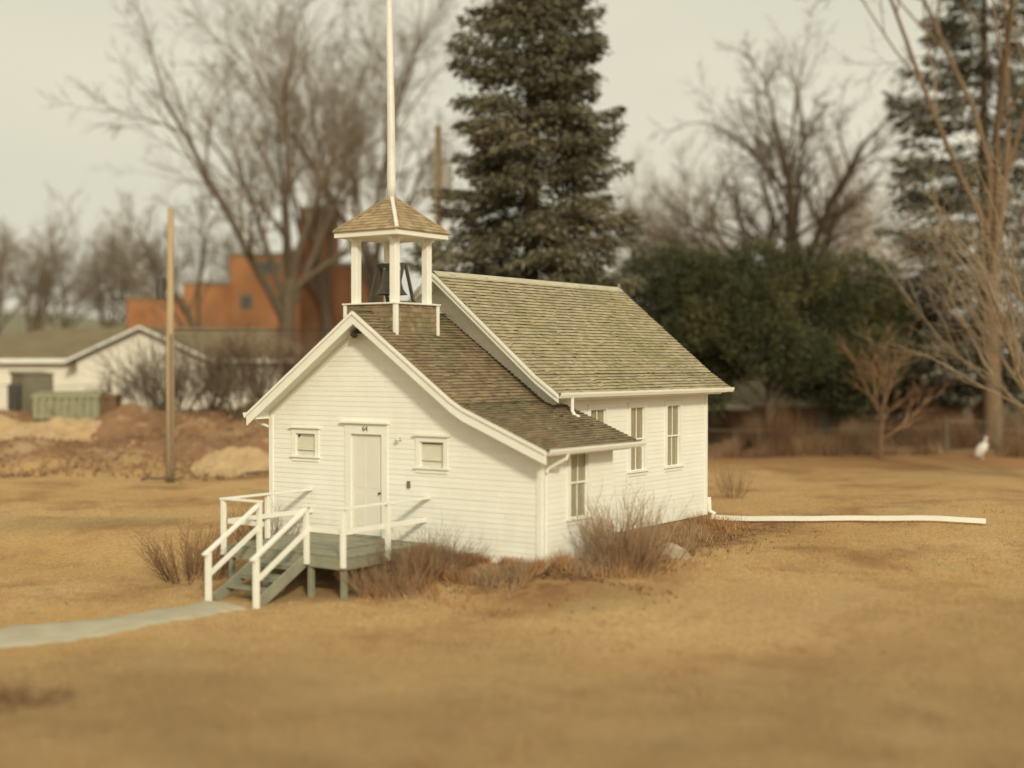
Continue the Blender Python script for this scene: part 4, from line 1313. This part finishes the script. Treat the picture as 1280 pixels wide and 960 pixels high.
# gable wing
gw = MB().prism([(-3.2, -.6), (3.6, -.6), (3.6, EA - .02), (.2, EA + 1.62), (-3.2, EA - .02)], 1, -1.0, 3.0)
gw.build("gable_wall", M['wall_far'], wb)
gr = MB()
for s in (-1, 1):
    xo = .2 + s * 3.95
    q = [(.2, -1.5, EA + 1.80), (.2, 4.0, EA + 1.80), (xo, 4.0, EA - .06), (xo, -1.5, EA - .06)]
    gr.hexa([(a, b_, c - .12) for a, b_, c in q] + q)
gr = gr.build("gable_roof", M['roof_far'], wb)
gf_ = MB()
for s in (-1, 1):
    xo = .2 + s * 3.97
    gf_.hexa([(.2, -1.56, EA + 1.66), (xo, -1.56, EA - .20), (xo, -1.51, EA - .20), (.2, -1.51, EA + 1.66), (.2, -1.56, EA + 1.80), (xo, -1.56, EA - .05), (xo, -1.51, EA - .05), (.2, -1.51, EA + 1.80)])
gf_.build("rake_board", M['dullwhite'], gr)
MB().box(-13.02, -3.2, -.02, .05, -.5, -.0).build("foundation", M['stone'], wb)

# orange brick building behind
bk = empty("brick_building", (*xy(330, 112), 1.0), "orange brick building with stepped blocks and a tall brown tower behind the trees", "building", rz=ang0)
k_ = 112 / FPX


def bx_(px0, px1, py_, y0, y1, name, mat, top=True):
    w = MB().box((px0 - 330) * k_, (px1 - 330) * k_, y0, y1, -1, zz(py_, 112 + y0) - 1.0).build(name, mat, bk)
    if top: MB().box((px0 - 330) * k_ - .15, (px1 - 330) * k_ + .15, y0 - .15, y1 + .1, zz(py_, 112 + y0) - 1.0, zz(py_, 112 + y0) - .72).build("coping", M['stone'], w)
    return w


bx_(150, 226, 374, 2, 12, "low_wing", M['brick'])
bx_(225, 292, 356, 1, 13, "wing", M['brick'])
mid = bx_(288, 374, 320, 0, 14, "middle_block", M['brick'])
bx_(372, 414, 262, .8, 6, "tower", M['brick_dark'])
bx_(414, 482, 332, 1.6, 12, "rear_wing", M['brick_dark'])


def far_win(px0, px1, py0, py1, y0, par):
    w = MB().box((px0 - 330) * k_, (px1 - 330) * k_, y0 - .05, y0 + .1, zz(py1, 112) - 1, zz(py0, 112) - 1).build("window", M['stone'], par)
    MB().box((px0 + 2 - 330) * k_, (px1 - 2 - 330) * k_, y0 - .07, y0 - .04, zz(py1 - 2, 112) - 1, zz(py0 + 2, 112) - 1).build("pane", M['glass_far'], w)


far_win(316, 352, 326, 344, 0, bk)
far_win(300, 316, 368, 386, 0, bk)
far_win(342, 358, 368, 386, 0, bk)

# ranch house on the right behind the evergreens
rh = empty("ranch_house", (*xy(1040, 77), -.9), "low ranch house with grey-green roof behind the fence and evergreens", "house", rz=ang0 - .03)
k2 = 77 / FPX
ez, rz2 = zz(508, 77) + .9, zz(476, 80.5) + .9
x0_, x1_ = (868 - 1040) * k2, (1216 - 1040) * k2
MB().box(x0_ + .5, x1_ - .5, .4, 7.6, -.3, ez - .02).build("wall", M['wall_brown'], rh)
rr2 = MB().add([(x0_, -.1, ez), (x1_, -.1, ez), (x1_, 8.1, ez), (x0_, 8.1, ez), (x0_ + 2.2, 4, rz2), (x1_ - 2.2, 4, rz2), (x0_, -.1, ez - .1), (x1_, -.1, ez - .1), (x1_, 8.1, ez - .1), (x0_, 8.1, ez - .1)],
               [(0, 1, 5, 4), (1, 2, 5), (2, 3, 4, 5), (3, 0, 4), (9, 8, 7, 6), (0, 6, 7, 1), (1, 7, 8, 2), (2, 8, 9, 3), (3, 9, 6, 0)]).build("roof", M['roof_grey'], rh)
MB().box(x0_ - .02, x0_ + 3.4, -.16, -.105, ez - .16, ez + .02).build("fascia", M['trim'], rr2)
for a in (3.2, 7.0, 11.0):
    w = MB().box(x0_ + a, x0_ + a + 1.4, .36, .42, ez - 1.5, ez - .45).build("window", M['rust'], rh)
    MB().box(x0_ + a + .08, x0_ + a + 1.32, .34, .37, ez - 1.42, ez - .53).build("pane", M['glass_far'], w)

# ================================================================== FENCES, GATE, ORNAMENT, BINS
def chain_fence(name, pts_, H, label, step=2.6, mesh=True):
    o0 = Vector((pts_[0][0], pts_[0][1], tz(*pts_[0])))
    root = empty(name, o0, label, "fence")
    rail, wires = MB(), []
    for (a, c) in zip(pts_[:-1], pts_[1:]):
        L = math.hypot(c[0] - a[0], c[1] - a[1]); n_ = max(1, int(round(L / step)))
        P = []
        for i in range(n_ + 1):
            t = i / n_; x_, y_ = a[0] * (1 - t) + c[0] * t, a[1] * (1 - t) + c[1] * t
            z_ = tz(x_, y_); P.append(Vector((x_, y_, z_)) - o0)
            if i < n_ or c == pts_[-1]:
                MB().tube([P[-1] - Vector((0, 0, .3)), P[-1] + Vector((0, 0, H + .04))], .03, 6).build("post", M['grey_metal'], root)
        rail.tube([p + Vector((0, 0, H)) for p in P], .016, 6)
        if mesh:
            for i in range(n_):
                v0, v1 = P[i], P[i + 1]; seg = (v1 - v0).length; m_ = int(seg / .16)
                for j in range(-int(H / .16), m_ + 1):
                    for sg in (1, -1):
                        t0, t1 = j * .16, j * .16 + H
                        h0, h1 = 0, H
                        if t0 < 0: h0 = -t0; t0 = 0
                        if t1 > seg: h1 = H - (t1 - seg); t1 = seg
                        if h1 - h0 < .05: continue
                        pa = v0.lerp(v1, t0 / seg) + Vector((0, 0, h0 if sg > 0 else H - h0)); pc = v0.lerp(v1, t1 / seg) + Vector((0, 0, h1 if sg > 0 else H - h1))
                        wires.append(([tuple(pa), tuple(pc)], [.0018, .0018], 3))
    rail.build("top_rail", M['grey_metal'], root)
    if wires:
        V, Fq = tubes_np(wires); np_mesh("chain_link", V, Fq, M['grey_metal'], root, kind="stuff")
    return root


chain_fence("chain_link_fence", [xy(872, 63.5), xy(1180, 62.5)], 1.15, "chain link fence along the brushy back edge of the lawn")
chain_fence("chain_link_fence", [xy(1252, 62), xy(1420, 61)], 1.25, "short chain link fence right of the gate at the picture edge")
chain_fence("chain_link_fence", [xy(-40, 68.5), xy(60, 68), xy(330, 66.5)], 1.35, "chain link fence on the dirt bank before the white building")
gp = xy(1183, 62.3); gq = xy(1247, 62)
gz = tz(*gp); gt_ = empty("fence_gate", (gp[0], gp[1], gz), "grey metal fence gate frame beside the white bird ornament", "gate")
vec = Vector((gq[0] - gp[0], gq[1] - gp[1], 0))
MB().tube([(0, 0, -.2), (0, 0, 1.6)], .06, 8).build("gate_post", M['grey_metal'], gt_)
MB().tube([vec + Vector((0, 0, -.2)), vec + Vector((0, 0, 1.72))], .05, 8).build("gate_post", M['grey_metal'], gt_)
fr = MB().tube([vec * .06 + Vector((0, 0, .12)), vec * .06 + Vector((0, 0, 1.42)), vec * .94 + Vector((0, 0, 1.42)), vec * .94 + Vector((0, 0, .12)), vec * .06 + Vector((0, 0, .12))], .028, 6)
fr.build("gate_frame", M['grey_metal'], gt_)
wr_ = []
gl_ = vec.length * .88
for j in range(-9, int(gl_ / .15) + 1):
    for sg in (1, -1):
        t0, t1, h0, h1 = j * .15, j * .15 + 1.28, 0, 1.28
        if t0 < 0: h0 = -t0; t0 = 0
        if t1 > gl_: h1 = 1.28 - (t1 - gl_); t1 = gl_
        if h1 - h0 < .05: continue
        b0 = vec * .06 + Vector((0, 0, .13)); dv = vec.normalized()
        wr_.append(([tuple(b0 + dv * t0 + Vector((0, 0, h0 if sg > 0 else 1.28 - h0))), tuple(b0 + dv * t1 + Vector((0, 0, h1 if sg > 0 else 1.28 - h1)))], [.0035] * 2, 3))
V, Fq = tubes_np(wr_); np_mesh("chain_link", V, Fq, M['grey_metal'], gt_, kind="stuff")

# white bird ornament, one smooth body
ox, oy = xy(1229, 60.6)
orn = empty("bird_ornament", (ox, oy, tz(ox, oy)), "white bird shaped yard ornament standing before the gate", "ornament", rz=ang0)
sp = [((-.30, 0, .04), .03), ((-.26, 0, .12), .12), ((-.18, 0, .26), .20), ((-.06, 0, .44), .225), ((.07, 0, .60), .19), ((.12, 0, .70), .12), ((.11, 0, .78), .085), ((.09, 0, .86), .095), ((.10, 0, .93), .085), ((.13, 0, .97), .04), ((.20, 0, .92), .022), ((.26, 0, .88), .008)]
MB().tube([a for a, _ in sp], [r_ for _, r_ in sp], 14).build("body", M['plastic'], orn, smooth=True)
for s in (-1, 1):
    MB().tube([(-.06, s * .07, .36), (-.04, s * .08, .02), (.06, s * .09, .01)], [.03, .022, .02], 6).build("leg", M['dullwhite'], orn)

# bins on the bank
def rib_box(mb, x0, x1, y0, y1, z0, z1, n_, t=.12):
    mb.box(x0, x1, y0, y1, z0, z1)
    for i in range(n_):
        c = x0 + (x1 - x0) * (i + .5) / n_
        mb.box(c - .075, c + .075, y0 - t, y0 + .01, z0 + .05, z1 - .05)
    mb.box(x0 - .04, x1 + .04, y0 - t - .02, y0 + .02, z1 - .10, z1 + .03)
    return mb


d1 = empty("container_bin", G(40, 64.8), "tall dark grey storage bin standing left of the green dumpster", "bin", rz=ang0 + .75)
MB().box(-.72, .72, -.75, .75, .08, 1.95).build("body", M['bin_dark'], d1, bevel=.02)
MB().hexa([(-.78, -.81, 1.953), (.78, -.81, 1.953), (.78, .81, 1.953), (-.78, .81, 1.953), (-.78, -.81, 2.02), (.78, -.81, 2.02), (.78, .81, 2.12), (-.78, .81, 2.12)]).build("lid", M['bin_dark'], d1)
MB().box(-.60, .60, -.79, -.751, .25, 1.8).build("panel", M['bin_dark'], d1)
MB().box(.751, .785, -.6, .62, .25, 1.8).build("panel", M['bin_dark'], d1)
MB().box(-.95, -.80, -.45, .55, .05, 1.5).build("side_panel", M['dark'], d1)
d2 = empty("dumpster", G(88, 63.4), "faded green ribbed steel dumpster behind the pale sand pile", "dumpster", rz=ang0 + .12)
db = rib_box(MB(), -1.55, 1.45, -.7, .8, .12, 1.22, 9).build("body", M['bin_green'], d2)
MB().hexa([(-1.58, -.72, 1.253), (1.48, -.72, 1.253), (1.48, .84, 1.253), (-1.58, .84, 1.253), (-1.58, -.72, 1.29), (1.48, -.72, 1.29), (1.48, .84, 1.42), (-1.58, .84, 1.42)]).build("lid", M['bin_green'], d2)
for xx in (-1.2, 1.1):
    MB().box(xx - .1, xx + .1, -.6, -.4, .0, .12).build("foot", M['dark'], d2)
for zc in (.45, .65, .85):
    MB().box(-1.44, -1.30, -.79, -.70, zc, zc + .1).build("slot", M['dark'], d2)
d3 = empty("steel_box", G(137, 64), "small rusty brown steel box at the right end of the green dumpster", "box", rz=ang0 + .12)
rib_box(MB(), -.42, .42, -.5, .5, .0, 1.1, 2).build("body", M['rust'], d3)
MB().box(-.46, .46, -.52, .54, 1.133, 1.17).build("lid", M['rust'], d3)


# heaps of sand and dirt
def heap(name, px_, d_, sx, sy, h_, seed, mat, label):
    x_, y_ = xy(px_, d_)
    N = 72; u = np.linspace(-1, 1, N); U, W_ = np.meshgrid(u, u)
    r = np.hypot(U, W_)
    ca_, sa_ = math.cos(ang0), math.sin(ang0)
    X, Y = U * sx, W_ * sy
    z_ = h_ * np.clip(1 - r, 0, 1) ** .75 * (.72 + .56 * vnoise(U * 3 + seed, W_ * 3, seed)) + .5 * h_ * np.clip(1.2 - r, 0, 1) * (vnoise(U * 5 + 3, W_ * 5 + seed, seed + 1) - .5) + .26 * h_ * (vnoise(U * 14, W_ * 14 + seed, seed + 2) - .5)
    wx, wy = x_ + X * ca_ - Y * sa_, y_ + X * sa_ + Y * ca_
    b_ = terrain(wx, wy)
    Z = np.where(r < 1, b_ + z_, b_ - .25)
    V = np.stack([wx - x_, wy - y_, Z - tz(x_, y_)], -1).reshape(-1, 3)
    I = np.arange(N * N).reshape(N, N)
    o = np_mesh(name, V, np.stack([I[:-1, :-1], I[:-1, 1:], I[1:, 1:], I[1:, :-1]], -1).reshape(-1, 4), mat, smooth=True)
    o.location = (x_, y_, tz(x_, y_))
    return prep(o, None, label, "pile")


heap("sand_pile", 78, 60.5, 2.3, 2.0, .7, 1, M['sand'], "pale sand pile in front of the green dumpster")
heap("sand_pile", -5, 60, 2.2, 2.0, .5, 2, M['sand'], "pale sand pile cut by the left edge of the picture")
heap("dirt_pile", 160, 61, 2.8, 2.0, .55, 3, M['dirt'], "brown dirt pile left of the wooden pole")
heap("dirt_pile", 255, 57, 2.8, 1.8, .42, 4, M['dirt'], "brown dirt pile right of the wooden pole below the bushes")
heap("dirt_pile", 305, 54.5, 2.2, 1.8, .55, 5, M['sand'], "tan dirt pile beside the schoolhouse's left corner")
heap("dirt_pile", 340, 58.5, 2.0, 1.6, .6, 6, M['dirt'], "dark dirt pile below the schoolhouse's left eave")
# fallen branches
def deadwood(px_, d_, seed, label, L):
    x_, y_ = xy(px_, d_)
    b_ = grow_tree(seed, L, .06, (.6, .5), (5, 3), (.7, .7), (-.01, .02, 0), (.12, .2, .2), pts=(6, 5, 3), lean=(RH[0] * 6, RH[1] * 6), rmin=.012)
    V, Fq = tubes_np([(P, Q, s) for lv in b_ for (P, Q, s) in lv])
    o = np_mesh("fallen_branch", V, Fq, M['bark'], smooth=True); o.location = (x_, y_, tz(x_, y_) + .38)
    return prep(o, None, label, "branch")


deadwood(176, 50.6, 5, "dark fallen branches at the foot of the wooden pole", 1.4)
deadwood(306, 52.3, 6, "dark fallen branch on the dirt by the schoolhouse's left corner", 1.5)


# ================================================================== LOOSE COVER: grass, weeds, brush
def blades(name, X, Y, H, W, mat, lean, seed, label, zoff=0.0):
    rng = np.random.default_rng(seed); N = len(X)
    Z = terrain(X, Y) - .01 + zoff
    a = rng.uniform(0, 2 * np.pi, N); h = H * rng.uniform(.5, 1.3, N); w = W * rng.uniform(.6, 1.3, N)
    la = rng.uniform(0, 2 * np.pi, N); lm = lean * rng.uniform(0, 1, N) * h
    dx, dy = np.cos(a) * w, np.sin(a) * w
    V = np.stack([np.stack([X - dx, Y - dy, Z], 1), np.stack([X + dx, Y + dy, Z], 1), np.stack([X + np.cos(la) * lm, Y + np.sin(la) * lm, Z + h], 1)], 1).reshape(-1, 3)
    o = np_mesh(name, V, np.arange(3 * N).reshape(-1, 3), mat, kind="stuff")
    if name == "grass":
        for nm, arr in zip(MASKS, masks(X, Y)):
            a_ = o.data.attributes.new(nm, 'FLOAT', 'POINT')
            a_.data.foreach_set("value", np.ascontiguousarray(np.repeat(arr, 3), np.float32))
    if label: o["label"] = label
    return o


rng = np.random.default_rng(77)
N = 420000
d = 13 + 36 * rng.random(N) ** 1.5
l_ = (rng.random(N) - .5) * (d * .9 + 5)
X, Y = CAM[0] + FH[0] * d + RH[0] * l_, CAM[1] + FH[1] * d + RH[1] * l_
ok = ~((X > -3.2) & (X < 4.8) & (Y > -.05) & (Y < 10.7)) & ~((X > -1.8) & (X < 1.8) & (Y > -2.8) & (Y < 0)) & ~((np.abs(X) < .8) & (Y > -4.4) & (Y < -2.5))
pc = np.array(cur)
pd = np.full(N, 9.0)
for (a_, b_, w_) in pc[::3]:
    pd = np.minimum(pd, np.hypot(X - a_, Y - b_) - w_)
ok &= pd > -.06
ok &= (vnoise(X / 1.1, Y / 1.1, 40) + .5 * vnoise(X / .35, Y / .35, 41)) > .48 * rng.random(N) + .25
X, Y = X[ok], Y[ok]
blades("grass", X, Y, .05, .007, M['blade'], 1.6, 1, "short dry grass over the lawn")

N = 60000
d = 13.5 + 30 * rng.random(N); l_ = (rng.random(N) - .5) * (d * .9 + 5)
X, Y = CAM[0] + FH[0] * d + RH[0] * l_, CAM[1] + FH[1] * d + RH[1] * l_
ok = (vnoise(X / .45, Y / .45, 71) * vnoise(X / 3.3, Y / 3.3, 72) > .5) & ~((X > -3.4) & (X < 5) & (Y > -4.6) & (Y < 10.8))
for (a_, b_, w_) in pc[::3]: ok &= np.hypot(X - a_, Y - b_) > w_ + .05
blades("grass_tufts", X[ok], Y[ok], .13, .008, M['weed'], 1.5, 73, "taller dry tufts scattered over the lawn")
# dry weeds along the front wall and bed by the side wall
wx = np.concatenate([rng.uniform(1.7, 4.9, 16000), rng.normal(2.25, .4, 9000)]); wy = -.1 - np.abs(np.concatenate([rng.normal(0, .75, 16000), rng.normal(.9, .55, 9000)])); wo = wx > 1.76; wx, wy = wx[wo], wy[wo]
keep = vnoise(wx * 2.2, wy * 2.2, 50) > .38
fy = rng.uniform(0, 9.5, 16000); fx = 4.85 + np.abs(rng.normal(0, .8, 16000)) - np.where(fy > 2.9, 1.6, 0)
k3 = vnoise(fx * 2, fy * 2, 51) > .42
WX, WY = np.concatenate([wx[keep], fx[k3]]), np.concatenate([wy[keep], fy[k3]])
WH = .08 + .34 * vnoise(WX * 1.7, WY * 1.7, 54) ** 1.4 + .22 * np.exp(-((WX - 2.0) / .5) ** 2 - ((WY + .9) / .8) ** 2)
WT = vnoise(WX * 1.4, WY * 1.4, 55) > .52
blades("tan_weeds", WX[WT], WY[WT], WH[WT], .010, M['brush_tan'], 1.0, 22, "tan dry grass along the foundation")
WX, WY, WH = WX[~WT], WY[~WT], WH[~WT]
blades("dry_weeds", WX, WY, WH, .010, M['weed'], 1.0, 2, "reddish brown dry weeds along the foundation")
# leaf litter in the beds
lx_ = np.concatenate([rng.normal(4.2, 1.3, 6000), 3.3 + np.abs(rng.normal(0, 1.1, 9000))]); ly_ = np.concatenate([-.05 - np.abs(rng.normal(0, .6, 6000)), rng.normal(6, 2.4, 9000)])
lk = (vnoise(lx_ * 1.3, ly_ * 1.3, 52) > .4) & ~((lx_ < 4.75) & (ly_ > -.02) & (ly_ < 2.9)) & ~((lx_ < 3.2) & (ly_ > 0)) & (lx_ > 1.9)
lk &= rng.random(len(lx_)) < .45
lx_, ly_ = lx_[lk], ly_[lk]
blades("leaf_litter", lx_, ly_, .06, .035, M['leaflitter'], 2.2, 3, "dark leaf litter in the beds by the walls")
# brush along the back fence
N = 52000
d = 61.6 + 6.5 * rng.random(N); pxs = rng.uniform(840, 1340, N); l_ = (pxs - 640) / FPX * d
X, Y = CAM[0] + FH[0] * d + RH[0] * l_, CAM[1] + FH[1] * d + RH[1] * l_
hh = (.35 + 2.1 * vnoise(X / 1.9, Y / 1.9, 60) ** 1.5) * np.where(d < 63, .6, 1)
kk = (vnoise(X / 1.2, Y / 1.2, 61) > .22) & ~((pxs > 1180) & (pxs < 1250) & (d < 64.5))
tn = vnoise(X / .9, Y / .9, 66) + .4 * rng.random(len(X)) > .78
blades("brush", X[kk & ~tn], Y[kk & ~tn], hh[kk & ~tn], .014, M['brush'], .75, 4, "reddish brown dry brush behind the back fence")
blades("tall_dry_grass", X[kk & tn], Y[kk & tn], hh[kk & tn] * .8, .014, M['brush_tan'], .8, 14, "tan dry grass mixed in the brush behind the back fence")
# thicket closing the view under the far trees
N = 26000
d = rng.uniform(86, 150, N); pxs = rng.uniform(-80, 1380, N); l_ = (pxs - 640) / FPX * d
X, Y = CAM[0] + FH[0] * d + RH[0] * l_, CAM[1] + FH[1] * d + RH[1] * l_
hh = 2.2 + 4.0 * vnoise(X / 6, Y / 6, 62)
okb = ~((pxs > 140) & (pxs < 490) & (d > 110) & (d < 128))
blades("thicket", X[okb], Y[okb], hh[okb], .05, M['twig'], .35, 5, "brown leafless thicket under the far trees")
# dirt bank weeds and rubble
N = 9000
d = rng.uniform(52, 66, N); pxs = rng.uniform(-40, 345, N); l_ = (pxs - 640) / FPX * d
X, Y = CAM[0] + FH[0] * d + RH[0] * l_, CAM[1] + FH[1] * d + RH[1] * l_
kk = vnoise(X / 1.6, Y / 1.6, 63) > .55
rk = rng.random(len(X)) < .16
rb = []
SX, SY = X[rk], Y[rk]; SZ = terrain(SX, SY); ss = rng.uniform(.03, .11, len(SX)) * np.where(rng.random(len(SX)) < .1, 1.8, 1)
oc = np.array([(1, 0, 0), (0, 1, 0), (-1, 0, 0), (0, -1, 0), (0, 0, 1), (0, 0, -.6)], float)
ofc = np.array([(0, 1, 4), (1, 2, 4), (2, 3, 4), (3, 0, 4), (1, 0, 5), (2, 1, 5), (3, 2, 5), (0, 3, 5)])
VV = np.stack([SX, SY, SZ + .03], 1)[:, None] + oc[None] * ss[:, None, None] * rng.uniform(.6, 1.3, (len(SX), 6, 1))
np_mesh("clods", VV.reshape(-1, 3), (ofc[None] + (np.arange(len(SX)) * 6)[:, None, None]).reshape(-1, 3), M['clod'], kind="stuff", label="clods and stones scattered on the brown dirt bank")
blades("bank_weeds", X[kk], Y[kk], .28, .016, M['brush'], .9, 6, "dry weeds on the brown dirt bank")
